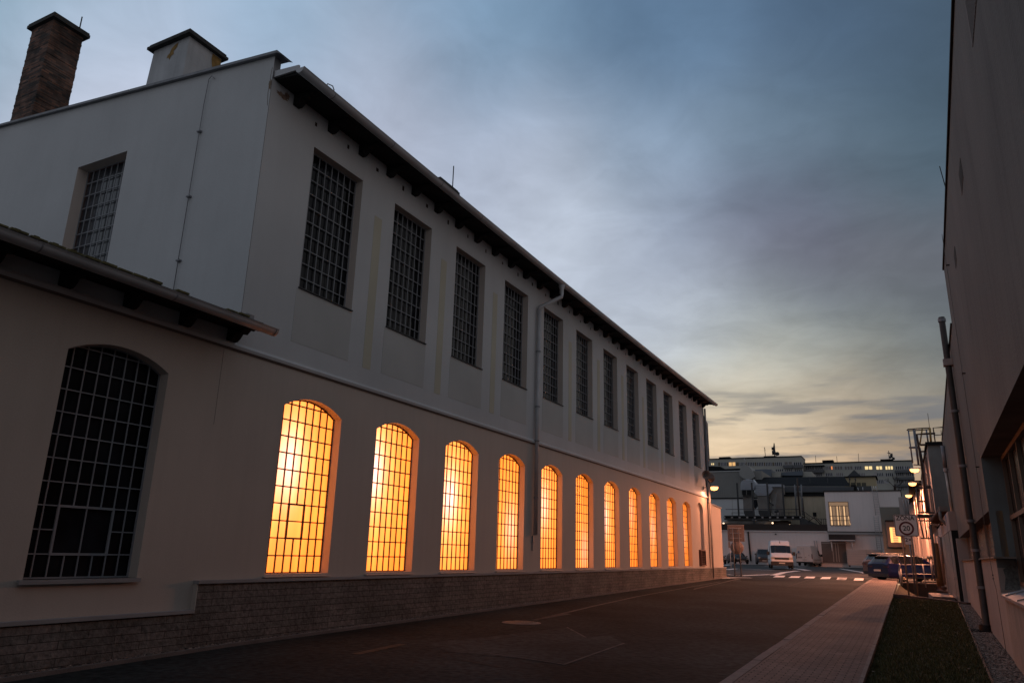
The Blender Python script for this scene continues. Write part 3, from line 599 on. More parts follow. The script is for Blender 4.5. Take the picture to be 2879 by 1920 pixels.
for k in range(12): mb.box(-.06,-.055, -6+k*1.8,-5.98+k*1.8,-.5,-.44,ZINC)
for k in range(12):
    y = -6+k*1.8; mb.mesh([(-.058,y,-.455),(.34,y,-.335),(.34,y+.02,-.335),(-.058,y+.02,-.455),(-.058,y,-.435),(.34,y,-.315),(.34,y+.02,-.315),(-.058,y+.02,-.435)], [(4,5,6,7),(0,1,5,4),(3,7,6,2),(0,4,7,3)], ZINCD)
mb.build('window_sill', ws_, loc=(0,0,0))
FR = mat('frame_brown', (.17,.12,.09), .6, .15, 3); GLR = mat('workshop_glass', (.035,.028,.026), .25, .3, 1.2, spec=.35)
mb = MB(); mb.poly([(.36,-8,-.34),(.36,YR,-.34),(.36,YR,1.83),(.36,-8,1.83)][::-1], GLR); gl = mb.build('window', ws_, loc=(0,0,0))
mb = MB()
for y in (15.54,14.3,13.05,11.8,10.55,9.3,8.05,6.8,5.5): mb.box(.30,.355,y-.03,y+.03,-.34,1.83,FR)
for z in (-.30,.78,1.79): mb.box(.295,.354,-8,YR,z-.035,z+.035,FR)
mb.build('frame', gl)
# ribbon of glass blocks under the overhang
GB = brickmat('glass_blocks', (.30,.20,.16), (.20,.14,.12), (.055,.045,.04), .19, .19, .012, rough=.12, swap='YZ', bump=1.0, var=.5, vs=30, offset=0, nbump=1.5)
mb = MB(); mb.poly([(.27,YR,.13),(.27,32,.13),(.27,32,.905),(.27,YR,.905)][::-1], GB); rb = mb.build('glass_block_window', ws_, loc=(0,0,0))
for y in (15.72,21.3,25.6,28.6,31.9): mb = MB(); mb.box(.20,.262,y-.04,y+.04,.13,.905,RLOW); mb.build('post', rb)
mb = MB(); mb.box(.10,.20,15.60,15.68,.13,.905,mat('edge_ochre',(.45,.27,.13),.8)); mb.build('jamb_trim', rb)
mb = MB(); y = 15.2
while y < 32.2:
    dz = random.uniform(-.008,.008); mb.box(-.045,.27, y, y+1.55, .10+dz, .13+dz, mat('ledge',(.20,.165,.14),.9,.3,4)); y += 1.56
mb.build('ledge', ws_, loc=(0,0,0))
mb = MB(); y = -8
while y < YE: mb.box(-.03,.3,y,min(y+1.9,YE+.02),ZT+random.uniform(-.006,.006),ZT+.05,DARKWOOD); y += 1.9
y = YE+.03
while y < YB: mb.box(-.03,.3,y,min(y+1.9,YB+.02),ZB+random.uniform(-.006,.006),ZB+.045,DARKWOOD); y += 1.9
mb.build('roof_edge', ws_, loc=(0,0,0))
for (y0, y1, z0, z1) in ((7.2,8.0,5.2,5.7),(11.0,11.6,5.15,5.45),(14.3,14.8,5.15,5.4)):
    mb = MB(); mb.box(-.006,0,y0,y1,z0,z1,mat('vent_grille',(.17,.145,.135),.9))
    n = int((y1-y0)/.07)
    for k in range(n): mb.box(-.010,-.006,y0+k*.07,y0+k*.07+.02,z0,z1,mat('grille_bar',(.11,.10,.09),.8))
    mb.build('air_vent', ws_, loc=(0,0,0))
mb = MB(); PD = mat('pipe_dark', (.062,.058,.056), .6, .2, 4)
mb.tube([(-.10,20.3,5.86),(-.10,20.3,5.84),(-.10,20.3,.92),(-.07,20.3,.86),(-.07,20.3,-1.3),(-.10,20.25,-1.42)], .070, PD, 14)
mb.lathe([(.088,-.06),(.088,.02)], ZINCD, 14, T=Matrix.Translation((-.10,20.3,5.8)))
mb.box(-.2,0,20.2,20.42,4.62,4.78,mat('pale_collar',(.35,.30,.28),.8,.2,6))
for z in (3.5,2.2,.95,.3,-.5): mb.lathe([(.09,-.03),(.09,.03)], ZINCD, 14, T=Matrix.Translation((-.10 if z > .9 else -.07,20.3,z))); mb.box(-.05,.0,20.36,20.44,z-.01,z+.01,ZINCD)
mb.build('downpipe', ws_, loc=(0,0,0), label='thick grey downpipe')
BLK = mat('black_plastic', (.012,.012,.013), .5)
mb = MB(); mb.lathe([(.12,.14),(.14,.0),(.12,-.08)], BLK, 14, T=Matrix.Translation((-.10,20.2,-1.42)))
mb.mesh([(-.42,19.8,-1.38),(.02,19.8,-1.38),(.02,20.15,-1.38),(-.42,20.15,-1.38),(-.36,19.86,-1.62),(-.02,19.86,-1.62),(-.02,20.1,-1.62),(-.36,20.1,-1.62)], [(0,1,5,4),(1,2,6,5),(2,3,7,6),(3,0,4,7),(4,5,6,7)], BLK)
mb.build('drain_funnel', ws_, loc=(0,0,0))
mb = MB(); mb.tube([(-.03,20.62,4.6),(-.03,20.6,.92)], .016, RLOW, 6); mb.tube([(-.03,20.58,.1),(-.03,20.55,-1.5)], .02, RLOW, 6)
mb.build('conduit', ws_, loc=(0,0,0))
mb = MB(); mb.tube([(-.05,16.4,6.5),(-.05,16.35,1.0),(-.05,16.3,.10),(-.05,16.1,-.25),(-.05,15.75,-.42),(-.05,15.6,-1.5)], .005, mat('cable_grey',(.12,.10,.09),.7), 6)
for z in (5.8,3.55,1.75): mb.box(-.06,0,16.345,16.375,z-.01,z+.01,DARKWOOD)
for z in (-.18,-.24): mb.lathe([(0,.012),(.012,.01),(.012,-.01),(0,-.012)], BLK, 6, T=Matrix.Translation((-.05,16.12,z)))
mb.build('lightning_cable', ws_, loc=(0,0,0))
mb = MB(); mb.tube([(.02,14.4,6.4),(-.05,14.3,7.0)], .008, DARKWOOD, 5); mb.build('lightning_rod', ws_, loc=(0,0,0))

# ================================================================== GROUND
ASPH = mat('asphalt', (.0205,.0245,.025), .95, .55, .30, .6, 9, fine=.45, spec=.10)
ASPH2 = mat('asphalt_patch', (.030,.034,.0345), .95, .35, .5, .6, 9, fine=.4, spec=.10)
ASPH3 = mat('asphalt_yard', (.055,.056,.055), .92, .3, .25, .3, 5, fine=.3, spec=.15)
CONC = mat('kerb_concrete', (.16,.135,.125), .9, .2, 3, .3, 50, fine=.15)
RED = mat('marking_white', (.62,.60,.58), .8, .12, 6, fine=.15)
WORN = mat('marking_worn', (.050,.048,.047), .88, .45, 3, fine=.4)
YEL = mat('marking_ochre', (.034,.027,.021), .88, .5, 3, fine=.4)
YG = [-60,-30,-10,0,3,5.8,9,12,15,20,25,30,35,40,43,47,51,55,60,67,75,85,100,115,130,200,600,2500]
def sheet(name, x0, x1, y0, y1, m, lift=0., kind='structure', parent=None, ys=None):
    ys = sorted(set([y0, y1]+[y for y in YG if y0 < y < y1])); mb = MB()
    fx = x0 if callable(x0) else (lambda y: x0); gx = x1 if callable(x1) else (lambda y: x1)
    for a, b in zip(ys, ys[1:]): mb.poly([(fx(a),a,zg(a)+lift),(gx(a),a,zg(a)+lift),(gx(b),b,zg(b)+lift),(fx(b),b,zg(b)+lift)], m)
    o = mb.build(name); o['kind'] = kind; return o
SWL, SWR = -2.18, (lambda y: -.70-.0018*y)
xw = lambda y: .97+.022*y
mb = MB()
ysg = YG
for a, b in zip(ysg, ysg[1:]):
    for x0, x1 in ((-1500,-10),(-10,SWL),):
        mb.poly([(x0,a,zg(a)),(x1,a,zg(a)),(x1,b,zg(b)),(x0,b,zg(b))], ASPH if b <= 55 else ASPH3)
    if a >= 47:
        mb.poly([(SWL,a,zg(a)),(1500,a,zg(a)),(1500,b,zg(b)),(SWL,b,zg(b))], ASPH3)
    if b <= 30: mb.poly([(SWL,a,zg(a)-.06),(8,a,zg(a)-.06),(8,b,zg(b)-.06),(SWL,b,zg(b)-.06)], mat('soil',(.03,.024,.018),1,.3,4))
mb.poly([(SWL,30,zg(30)-.06),(.9,30,zg(30)-.06),(.9,31,zg(31)-.06),(SWL,31,zg(31)-.06)], MAT['soil'])
road = mb.build('road', kind='structure')
def gpoly(pts, m, lift, name='road_marking', T=0.):
    mb = MB(); q = [onG(x, y) for x, y in pts]; q = [(p.x, p.y, zg(p.y)+lift) for p in q]; mb.poly(q, m); o = mb.build(name, kind='structure'); return o
c2 = lambda x, y: (1950+x/5.224, 1400+y/5.224)
c4 = lambda x, y: (2350+x/4.444, 1400+y/4.444)
c3 = lambda x, y: (2300+x/5.224, 1150+y/5.224)
c1 = lambda x, y: (1950+x/5.224, 1150+y/5.224)
cA = lambda x, y: (2040+x/7.837, 1300+y/7.837)      # terrace survey
cB = lambda x, y: (2300+x/8.712, 1300+y/8.712)
cC = lambda x, y: (2400+x/9.796, 1500+y/9.796)      # parked cars
cD = lambda x, y: (2540+x/5.225, 1420+y/5.225)      # pit
cV = lambda x, y: (2140+x/13.07, 1500+y/13.07)      # vans
c8b = lambda x, y: (900+x/1.959, 1500+y/1.959)
cG = lambda x, y: (1000+x/3.918, 1600+y/3.918)
gpoly([c2(740,1160),c2(1150,1165),c2(1790,1170),c2(2351,1215),c2(2351,1350),c2(1960,1330),c2(1390,1297),c2(520,1240)], ASPH2, .004, 'asphalt_patch')
gpoly([c8b(1360,515),c8b(1400,540),c8b(1465,572),c8b(1590,560),c8b(1675,603),c8b(1340,722),c8b(1090,685),c8b(700,650),c8b(600,600),c8b(1000,560)], ASPH2, .004, 'asphalt_patch')
for pts in ([(0,1330),(330,1258),(620,1185),(705,1185),(560,1215),(300,1275),(0,1345)],):
    gpoly([c2(*p) for p in pts], WORN, .006)
for x0, x1, x2, x3, y0, y1 in ((1210,1350,1325,1165,1138,1161),(1435,1575,1548,1392,1146,1168),(1662,1790,1770,1617,1152,1176),(1892,2022,2000,1858,1158,1187),(2128,2258,2232,2100,1166,1198)):
    gpoly([c2(x0,y0),c2(x1,y0),c2(x2,y1),c2(x3,y1)], RED, .008)
gpoly([c4(25,990),c4(140,993),c4(128,1020),c4(8,1018)], RED, .008); gpoly([c4(240,998),c4(348,1001),c4(340,1030),c4(222,1027)], RED, .008)
def gline(pts, w, m=None, lift=.008):
    q = [onG(*p) for p in pts]; mb = MB()
    L_, R2 = [], []
    for i, p in enumerate(q):
        t = (q[min(i+1, len(q)-1)]-q[max(i-1, 0)]); t.z = 0; t.normalize(); n_ = Vector((-t.y, t.x, 0))*w/2
        L_.append(p+n_); R2.append(p-n_)
    for i in range(len(q)-1):
        mb.poly([(v.x, v.y, zg(v.y)+lift) for v in (L_[i], R2[i], R2[i+1], L_[i+1])], m or RED)
    return mb.build('road_marking', kind='structure')
gline([c2(370,1178),c2(620,1166),c2(850,1170)], .45); gline([c2(480,1120),c2(700,1138),c2(1130,1120),c2(1170,1132)], .5)
gline([c2(480,1050),c2(620,1035),c2(900,1050),c2(1400,1058)], .6); gline([c2(1180,1130),c2(1330,1090),c2(1540,1066)], .5)
gline([c2(1380,1025),c2(1560,1040),c2(1690,1066)], .7); gline([c2(440,985),c2(540,975)], .8); gline([c2(1040,998),c2(1400,1006)], .7); gline([c2(1500,1005),c2(1640,1012)], .7)
gline([c2(1960,1005),c2(2150,1030),c2(2351,1058)], .4, WORN); gline([c4(60,880),c4(200,905),c4(330,925),c4(385,940)], .5); gline([c4(560,978),c4(735,980)], .35)
gline([c2(1960,1352),c2(2351,1362)], .12, WORN); gline([c2(1970,1400),c2(2070,1404)], .12, WORN); gline([c2(1380,1300),c2(1640,1215),c2(1750,1180)], .10, mat('asphalt_seam',(.012,.012,.012),.9), .009)
gline([c2(1380,1300),c2(2351,1358)], .10, MAT['asphalt_seam'], .009)
gline([cG(0,935),cG(300,870),cG(520,825)], .16, YEL, .006)
gline([cG(1960,560),cG(2200,515),cG(2351,490)], .14, WORN, .005); gline([c8b(1200,472),c8b(1500,400),c8b(1750,345),c8b(2000,300),c8b(2351,238)], .12, WORN, .005)
gline([c8b(1340,722),c8b(1500,665),c8b(1675,603)], .05, WORN, .0065); gline([c8b(1360,515),c8b(1465,572)], .04, WORN, .0065); gline([cG(1180,1000),cG(1500,1065),cG(1600,1075)], .04, MAT['asphalt_seam'], .0065)
gline([cG(1480,930),cG(1900,985),cG(2300,1050)], .035, WORN, .0065)
# manhole
p = onG(*cG(1825,587)); mb = MB(); mb.lathe([(0,.012),(.33,.012),(.34,.006),(.36,.007),(.37,0)], mat('manhole_iron',(.17,.145,.125),.6,.2,20,.3,60,metal=.2), 28); mb.lathe([(.37,.0),(.42,.003),(.43,0)],CONC,28)
for k in range(-3, 4): mb.box(-.28,.28,k*.08-.008,k*.08+.008,.012,.015,MAT['manhole_iron'])
o = mb.build('manhole_cover'); o.location = (p.x, p.y, zg(p.y)+.003); tag(o, 'pale round manhole cover lying in the dark road', 'manhole')
# gravel strip and low kerb along the hall
def ribbon(name, x0, x1, y0, y1, h0, h1, m, kind=None):
    ys = sorted(set([y0, y1]+[y for y in YG if y0 < y < y1])); mb = MB(); fx = x0 if callable(x0) else (lambda y: x0); gx = x1 if callable(x1) else (lambda y: x1)
    for a, b in zip(ys, ys[1:]):
        A = [(fx(a),a,zg(a)+h0),(gx(a),a,zg(a)+h0),(gx(b),b,zg(b)+h0),(fx(b),b,zg(b)+h0)]; B = [(x, y, z+h1-h0) for x, y, z in A]
        mb.poly(B, m); mb.poly([A[0],A[3],B[3],B[0]], m); mb.poly([A[1],B[1],B[2],A[2]], m)
        if a == y0: mb.poly([A[0],B[0],B[1],A[1]], m)
        if b == y1: mb.poly([A[3],A[2],B[2],B[3]], m)
    o = mb.build(name)
    if kind: o['kind'] = kind
    return o
ribbon('kerb', -9.68, -9.62, -8, 46.5, -.1, .05, CONC, 'structure')
GRAV = mat('gravel_bed', (.07,.05,.042), .95, .4, 30, 1.0, 60)
ribbon('gravel_strip', -9.905, -9.681, -8, 46.5, -.1, .015, GRAV, 'structure')
def stones(name, fx0, fx1, y0, y1, n, smin, smax, lift, cols, seed, zf=zg, power=1.):
    rnd = random.Random(seed); mb = MB(); ico = [(1,0,0),(-1,0,0),(0,1,0),(0,-1,0),(0,0,1),(.6,.6,.5),(-.6,.6,.5),(.6,-.6,.5),(-.6,-.6,.5)]
    fs = [(0,5,7),(0,2,5),(5,2,6),(5,6,4),(5,4,7),(7,4,8),(4,6,8),(6,2,1),(6,1,8),(8,1,3),(8,3,7),(7,3,0)]
    ms = [mat('pebble_%s' % nm, c, .9) for nm, c in cols]
    for i in range(n):
        y = y0+(y1-y0)*rnd.random()**power; x = fx0(y)+(fx1(y)-fx0(y))*rnd.random(); s = rnd.uniform(smin, smax); a = rnd.uniform(0, 6.3); ca, sa = cos(a), sin(a); q = rnd.uniform(.6,1.3)
        mb.mesh([(x+s*(vx*ca*q-vy*sa), y+s*(vx*sa*q+vy*ca), zf(y)+lift+s*.7*vz) for vx, vy, vz in ico], fs, rnd.choice(ms))
    o = mb.build(name); o['kind'] = 'stuff'; return o
PEB = [('grey',(.17,.125,.10)),('pink',(.22,.13,.10)),('dark',(.06,.042,.035)),('pale',(.32,.23,.185))]
stones('wall_gravel', lambda y: -9.90, lambda y: -9.69, 5, 30, 3600, .012, .03, .02, PEB, 3)
stones('bed_gravel', lambda y: .48+.0275*y, lambda y: xw(y)-.02, 9, 31, 11000, .010, .024, .015, PEB, 4, power=1.5)
ribbon('gravel_bed', lambda y: .44+.0275*y, lambda y: xw(y)+.3, -8, 31.2, -.06, .012, GRAV, 'structure')
# pavement of block pavers
PAVE = brickmat('pavers', (.165,.122,.11), (.125,.096,.088), (.03,.022,.02), .20, .10, .008, swap='XY', bump=.8, var=.22, vs=14, extra=.16, nbump=.3)
ribbon('pavement', SWL+.13, SWR, -8, 53.3, -.1, .09, PAVE, 'structure')
mb = MB(); y = -8
while y < 53.2:
    h = .085+random.uniform(-.004,.004); j = random.uniform(-.004,.004); y2 = min(y+.995, 53.3)
    vs = [(x, yy, zg(yy)+z) for z in (-.1, h) for yy in (y, y2-.008) for x in (SWL-.02+j, SWL+.115+j)]
    mb.mesh(vs, [(4,5,7,6),(0,1,5,4),(2,6,7,3),(0,4,6,2),(1,3,7,5)], CONC); y += 1.0
mb.build('kerb', kind='structure')
mb = MB(); y = -8
while y < 46:
    h = .11+random.uniform(-.004,.004); y2 = y+.99
    vs = [(SWR(yy)+x, yy, zg(yy)+z) for z in (-.1, h) for yy in (y, y2) for x in (.004, .055)]
    mb.mesh(vs, [(4,5,7,6),(0,1,5,4),(2,6,7,3),(0,4,6,2),(1,3,7,5)], CONC); y += 1.0
mb.build('edging_stone', kind='structure')
# lawn
GRS = mat('lawn', (.055,.045,.018), 1, .45, 3, .9, 70)
ribbon('lawn', lambda y: SWR(y)+.056, lambda y: .44+.0275*y, -8, 31.2, -.06, .045, GRS, 'structure')
ribbon('edging_stone', lambda y: .43+.0275*y, lambda y: .46+.0275*y, -8, 31.1, -.05, .06, mat('edge_dark',(.05,.04,.036),.9,.3,5), 'structure')
rnd = random.Random(11); mb = MB(); gm = [mat('grass_blade_%s' % n_, c, .8) for n_, c in (('green',(.075,.072,.020)),('olive',(.11,.085,.032)),('dark',(.042,.042,.014)),('straw',(.10,.085,.045)))]
for i in range(42000):
    y = 8.5+(31-8.5)*rnd.random()**1.5; x = SWR(y)+.06+(.43+.0275*y-SWR(y)-.06)*rnd.random(); h = rnd.uniform(.02,.06); a = rnd.uniform(0, 6.3); w = .004+.0003*y; dx_, dy_ = cos(a)*w, sin(a)*w
    lx, ly = rnd.uniform(-.03,.03), rnd.uniform(-.03,.03); z = zg(y)+.04
    mb.mesh([(x-dx_, y-dy_, z),(x+dx_, y+dy_, z),(x+lx, y+ly, z+h)], [(0,1,2)], gm[0] if (k_ := rnd.random()) < .4 else gm[2] if k_ < .72 else gm[1] if k_ < .96 else gm[3])
o = mb.build('grass'); o['kind'] = 'stuff'
rnd = random.Random(5); mb = MB(); lm = mat('dry_leaf', (.15,.10,.07), .9, .3, 20)
for i in range(70):
    y = 9+(30-9)*rnd.random()**1.3; x = SWR(y)+.1+1.3*rnd.random(); 
    if x > xw(y)-.05: continue
    s = rnd.uniform(.010,.028); a = rnd.uniform(0,6.3); z = zg(y)+.085
    mb.mesh([(x+s*cos(a+t)*k, y+s*sin(a+t)*k, z+rnd.uniform(-.01,.012)) for t, k in ((0,1.3),(1.2,.8),(2.4,.9),(3.6,1.2),(4.9,.8))], [(0,1,2,3,4)], lm)
o = mb.build('fallen_leaves'); o['kind'] = 'stuff'
# ================================================================== END OF THE STREET
def rr(cs, x0, y0, x1, y1, Y):
    a, b, c, d = [at(*cs(*q), Y) for q in ((x0,y0),(x1,y0),(x1,y1),(x0,y1))]
    return (a.x+d.x)/2, (b.x+c.x)/2, (c.z+d.z)/2, (a.z+b.z)/2
def rbox(mb, cs, x0, y0, x1, y1, Y, dep, m):
    X0, X1, Z0, Z1 = rr(cs, x0, y0, x1, y1, Y); mb.box(X0, X1, Y, Y+dep, Z0, Z1, m); return X0, X1, Z0, Z1
def poly_at(mb, cs, pts, Y, m, dep=0.):
    q = [at(*cs(*p), Y) for p in pts]; q2 = [(p.x, p.z) for p in q]
    if dep: mb.prism(q2, 'y', Y, Y+dep, m)
    else: mb.poly(q, m)
def rod(mb, cs, pts, Y, r, m, n=6, dy=0.):
    mb.tube([at(*cs(*p), Y+dy*i) for i, p in enumerate(pts)], r, m, n)
BW = mat('yard_render_white', (.80,.69,.66), .92, .07, .15, .05, 20, streak=.08)
BWG = mat('yard_render_grey', (.38,.35,.34), .92, .1, .2)
CRW = mat('yard_render_cream', (.50,.43,.32), .92, .10, .2, streak=.2)
CORR = mat('corrugated_grey', (.26,.255,.24), .7, .08, .4)
WPAN = mat('panel_white', (.60,.60,.60), .8, .08, .3)
SLATE = mat('slate_roof', (.016,.0165,.018), .95, .2, .4, spec=.08)
STEEL = mat('steel_dark', (.06,.06,.062), .6, .2, 2, metal=.3)
DUCT = mat('duct_sheet', (.34,.36,.40), .6, .12, .8)
DUCT2 = mat('duct_insulation', (.22,.20,.185), .8, .15, 1)
BROWN = mat('roof_edge_brown', (.05,.035,.03), .8)
DOOR = mat('door_brown', (.16,.12,.105), .7, .12, 1)
PAN = mat('panel_facade', (.40,.385,.34), .9, .1, .08)
# low storage building behind the parked cars
sb = thing('storage_building', 'long low white storage building behind the parked vans with a dark canopy over its gates', 'building', (-12, 110, -.8))
Y = 105.; zt = 3.44
mb = MB(); mb.box(-60, -2.3, Y, Y+7, -1.2, zt, BW); mb.build('wall', sb)
mb = MB(); mb.box(-60, -9.05, Y-.15, Y+7, zt+.005, zt+.12, BW); mb.box(-60, -9.05, Y-.05, Y+7, zt+.121, zt+.95, BROWN); mb.box(-9.0,-2.3,Y-.2,Y,zt-.25,zt+.0,BWG); mb.box(-9.0,-2.3,Y-.2,Y,zt+.001,zt+.1,BROWN); mb.build('roof_edge', sb)
mb = MB(); X = rbox(mb, c4, -90, 455, 235, 520, Y-1.6, 1.6, mat('canopy_brown', (.045,.03,.028), .7, .2, .6)); rbox(mb, c4, -92, 521, 237, 532, Y-1.7, 1.7, BW); mb.build('canopy', sb)
mb = MB()
for x in (-60, 200): rod(mb, c4, [(x,535),(x+16,660)], Y-1.5, .05, BW)
mb.build('canopy_post', sb)
mb = MB(); rbox(mb, c2, 1885, 640, 2245, 950, Y-.06, .06, DOOR); g_ = mb.build('gate', sb)
mb = MB()
for x in (2030, 2075, 2110): poly_at(mb, c2, [(x,660),(x+12,660),(x+38,935),(x+26,935)], Y-.08, mat('gate_rail',(.42,.35,.31),.6))
for y in (655, 952): rbox(mb, c2, 1880, y, 2250, y+9, Y-.09, .05, BWG)
mb.build('gate_rail', g_)
mb = MB(); rod(mb, c2, [(800,490),(840,920)], Y-.12, .12, BROWN); mb.build('downpipe', sb)
for x in (1770, 1806):
    mb = MB(); rod(mb, c2, [(x,620),(x+36,860)], Y-.1, .05, BWG); mb.build('conduit', sb)
mb = MB(); rbox(mb, c2, 1195,520,1215,535, Y-.1,.1, DARKWOOD); mb.build('wall_light', sb)
# upper white block with a lit stair window
ub = thing('yard_block', 'white upper block with a tall lit stair window above the canopy', 'building', (-4.5, 108, 3.56))
x0, x1, z0, z1 = rr(c3, 90, 1215, 1240, 1560, Y); ztop = 8.50
mb = MB(); mb.box(-9.0, -.2, Y+.02, Y+9, 3.56, ztop, BW); mb.build('wall', ub)
mb = MB(); mb.box(-9.1, -.1, Y-.08, Y+9, ztop+.001, ztop+.14, BROWN); mb.build('roof_edge', ub)
wx0, wx1, wz0, wz1 = rr(c2, 1995, 55, 2282, 400, Y)
LITW = mat('stair_light', (.3,.2,.12), .5, emit=(.20,.12,.07), es=1.0); STR = mat('light_strip', (1,.7,.4), .5, emit=(.85,.50,.24), es=1.0)
mb = MB(); mb.poly([(wx0,Y-.005,wz0),(wx1,Y-.005,wz0),(wx1,Y-.005,wz1),(wx0,Y-.005,wz1)], LITW)
for px_, w in ((2004,14),(2102,9),(2130,15),(2200,14),(2270,10)):
    poly_at(mb, c2, [(px_,118 if px_ < 2250 else 260),(px_+w,118 if px_ < 2250 else 260),(px_+w+26,392),(px_+22,392)], Y-.012, STR)
w_ = mb.build('window', ub, label='tall stair window with warm upright light strips')
mb = MB()
for t in (0, .16, .33, .5, .53, .68, .84, 1): mb.box(wx0+(wx1-wx0)*t-.03, wx0+(wx1-wx0)*t+.03, Y-.05, Y-.013, wz0, wz1 if t in (0,1) else wz0+(wz1-wz0)*.83, FR)
for t in (0, .21, .40, .83, 1): mb.box(wx0, wx1, Y-.055, Y-.012, wz0+(wz1-wz0)*t-.035, wz0+(wz1-wz0)*t+.035, FR)
mb.build('frame', w_)
def ladder(name, cs, a, b, Yy, w, m, label, parent=None, n=18, r=.03):
    A, B = at(*cs(*a), Yy), at(*cs(*b), Yy); t = thing(name, label, 'ladder', tuple(B)); d = A-B
    for s in (-w/2, w/2): q = MB(); q.tube([(s,0,0),(d.x+s, d.y, d.z)], r, m, 6); q.build('rail', t, loc=(0,0,0))
    q = MB()
    for i in range(1, n): k = i/n; q.tube([(d.x*k-w/2,d.y*k,d.z*k),(d.x*k+w/2,d.y*k,d.z*k)], r*.6, m, 5)
    q.build('rungs', t, loc=(0,0,0)); return t
ladder('wall_ladder', c3, (820,1130), (885,1560), Y-.35, .55, BWG, 'pale steel ladder up the white block beside the lit stair window')
ladder('wall_ladder', c4, (500,220), (545,640), Y-.45, .5, BWG, 'lower pale ladder on the white wall above the parked cars', n=16)
# hall with corrugated cladding, white lower wall and rounded roof end
ch = thing('corrugated_hall', 'grey corrugated hall with a rounded gable end behind the steel platform', 'building', (-24, 118, 3))
Yh = 118.
x0, x1, z0, z1 = rr(c1, 130, 918, 700, 1300, Yh)
zw0 = at(*c1(500,1560), Yh).z-1.5
mb = MB(); mb.box(-40, x1+3.1, Yh+.02, Yh+12, z0, z1, CORR)
x = x0-2
while x < x1+2.9: mb.box(x, x+.13, Yh-.03, Yh+.02, z0, z1, CORR); x += .32
mb.build('cladding', ch)
mb = MB(); mb.box(-40, x1+4, Yh+.05, Yh+12, zw0-3, z0-.15, WPAN)
x = x0-2
while x < x1+3: mb.box(x, x+.05, Yh+.03, Yh+.05, zw0, z0-.3, BWG); x += 3.2
mb.build('lower_wall', ch); mb = MB(); mb.box(-40,x1+4,Yh-.1,Yh+.04,z0-.15,z0+.0,DARKWOOD); mb.box(-40,x1,Yh-.12,Yh+.1,z1,z1+.1,WPAN); mb.build('flashing', ch)
mb = MB(); poly_at(mb, c1, [(150,915),(690,905),(690,868),(430,878),(395,842),(215,838),(150,860)], Yh+8, SLATE, 3); mb.build('roof', ch)
mb = MB(); pts_ = [(700,1005),(672,935),(672,880),(700,840),(745,812),(800,822),(850,880),(890,985),(840,1030),(770,1015)]
poly_at(mb, c1, [(680,975),(672,915),(690,862),(720,828),(757,812),(800,828),(838,868),(868,920),(895,990),(850,1025),(780,1030),(720,1010)], Yh-1, mat('gable_grey',(.30,.295,.28),.85,.1,.4), 5)
mb.build('rounded_gable', ch)
mb = MB(); rod(mb, c1, [(742,722),(775,815)], Yh-1, .07, BWG); mb.build('vent_pipe', ch)
# cream hall with slate roof and gutter band
crh = thing('cream_hall', 'cream yard hall under a long dark slate roof right of the ducts', 'building', (-15, 114, 3))
Yc = 113.
mb = MB(); X0, X1, Z0, Z1 = rr(c1, 1330, 1270, 1960, 1800, Yc); mb.box(X0-.6, X1+1.4, Yc, Yc+8, Z0, Z1, CRW); mb.build('wall', crh)
mb = MB(); a = [at(*c1(*p), Yc-.3) for p in ((1100,1215),(2351,1215),(2351,1140),(1100,1135))]; mb.prism([(p.x, p.z) for p in a], 'y', Yc-.4, Yc-.05, mat('gutter_band',(.085,.09,.10),.6,.1,.4)); mb.build('gutter_band', crh)
mb = MB(); poly_at(mb, c1, [(1200,1275),(1925,1275),(1925,1218),(1200,1218)], Yc-.2, DARKWOOD, .19); mb.build('soffit', crh)
mb = MB(); a = [at(*c1(*p), Yc-.2) for p in ((950,1130),(2300,1134))]; b = [at(*c1(*p), Yc+7) for p in ((850,1000),(2215,990))]; b2 = [at(*c1(*p), Yc+7) for p in ((2300,990),)]
mb.poly([a[0],a[1],b[1],b[0]], SLATE); c_ = at(*c1(820,1018), Yc+.5); mb.poly([a[0],b[0],b[0]+Vector((0,0,-2.5)),a[0]+Vector((0,0,-.5))], WPAN)
mb.build('roof', crh)
mb = MB(); mb.tube([a[0]+Vector((0,-.05,.05)), b[0]+Vector((0,-.05,.05))], .12, WPAN, 5); mb.build('verge_board', crh)
mb = MB(); rbox(mb, c1, 1752, 1515, 1805, 1572, Yc-.03, .03, DARKWOOD); mb.build('vent_opening', crh)
for i_ in (1715, 1975):
    mb = MB(); rod(mb, c1, [(i_-8,1010),(i_,1130)], Yc+2, .04, STEEL); mb.build('lightning_cable', crh)
# yellow stair tower on the roof
yt = thing('roof_house', 'cream yellow roof house with small windows above the white block', 'building', (-6, 122, 9))
Yy = 122.; mb = MB(); X0, X1, Z0, Z1 = rbox(mb, c3, 392, 995, 852, 1215, Yy, 5, mat('render_yellow',(.46,.38,.24),.9,.06,.3)); mb.build('wall', yt)
mb = MB(); rbox(mb, c3, 385, 980, 862, 996, Yy-.3, 5.6, SLATE); poly_at(mb, c3, [(430,985),(530,890),(635,985)], Yy+1.5, mat('slate_light',(.07,.075,.08),.8), 3); poly_at(mb, c3, [(780,985),(830,930),(850,905),(850,985)], Yy+1, BWG, 2); mb.build('roof', yt)
for (a, b) in ((410,468),(485,550),(567,628),(642,705)):
    mb = MB(); rbox(mb, c3, a, 1078, b, 1128, Yy-.02, .02, mat('window_olive',(.09,.085,.06),.4)); mb.build('window', yt)
mb = MB(); rbox(mb, c3, 480, 1112, 562, 1212, Y+9.2, .3, DARKWOOD)
for k in range(6): rbox(mb, c3, 478, 1120+k*15, 564, 1124+k*15, Y+9.1, .08, STEEL)
o = mb.build('louvre_unit'); tag(o, 'black louvred unit standing on the roof of the white block', 'ventilation unit')
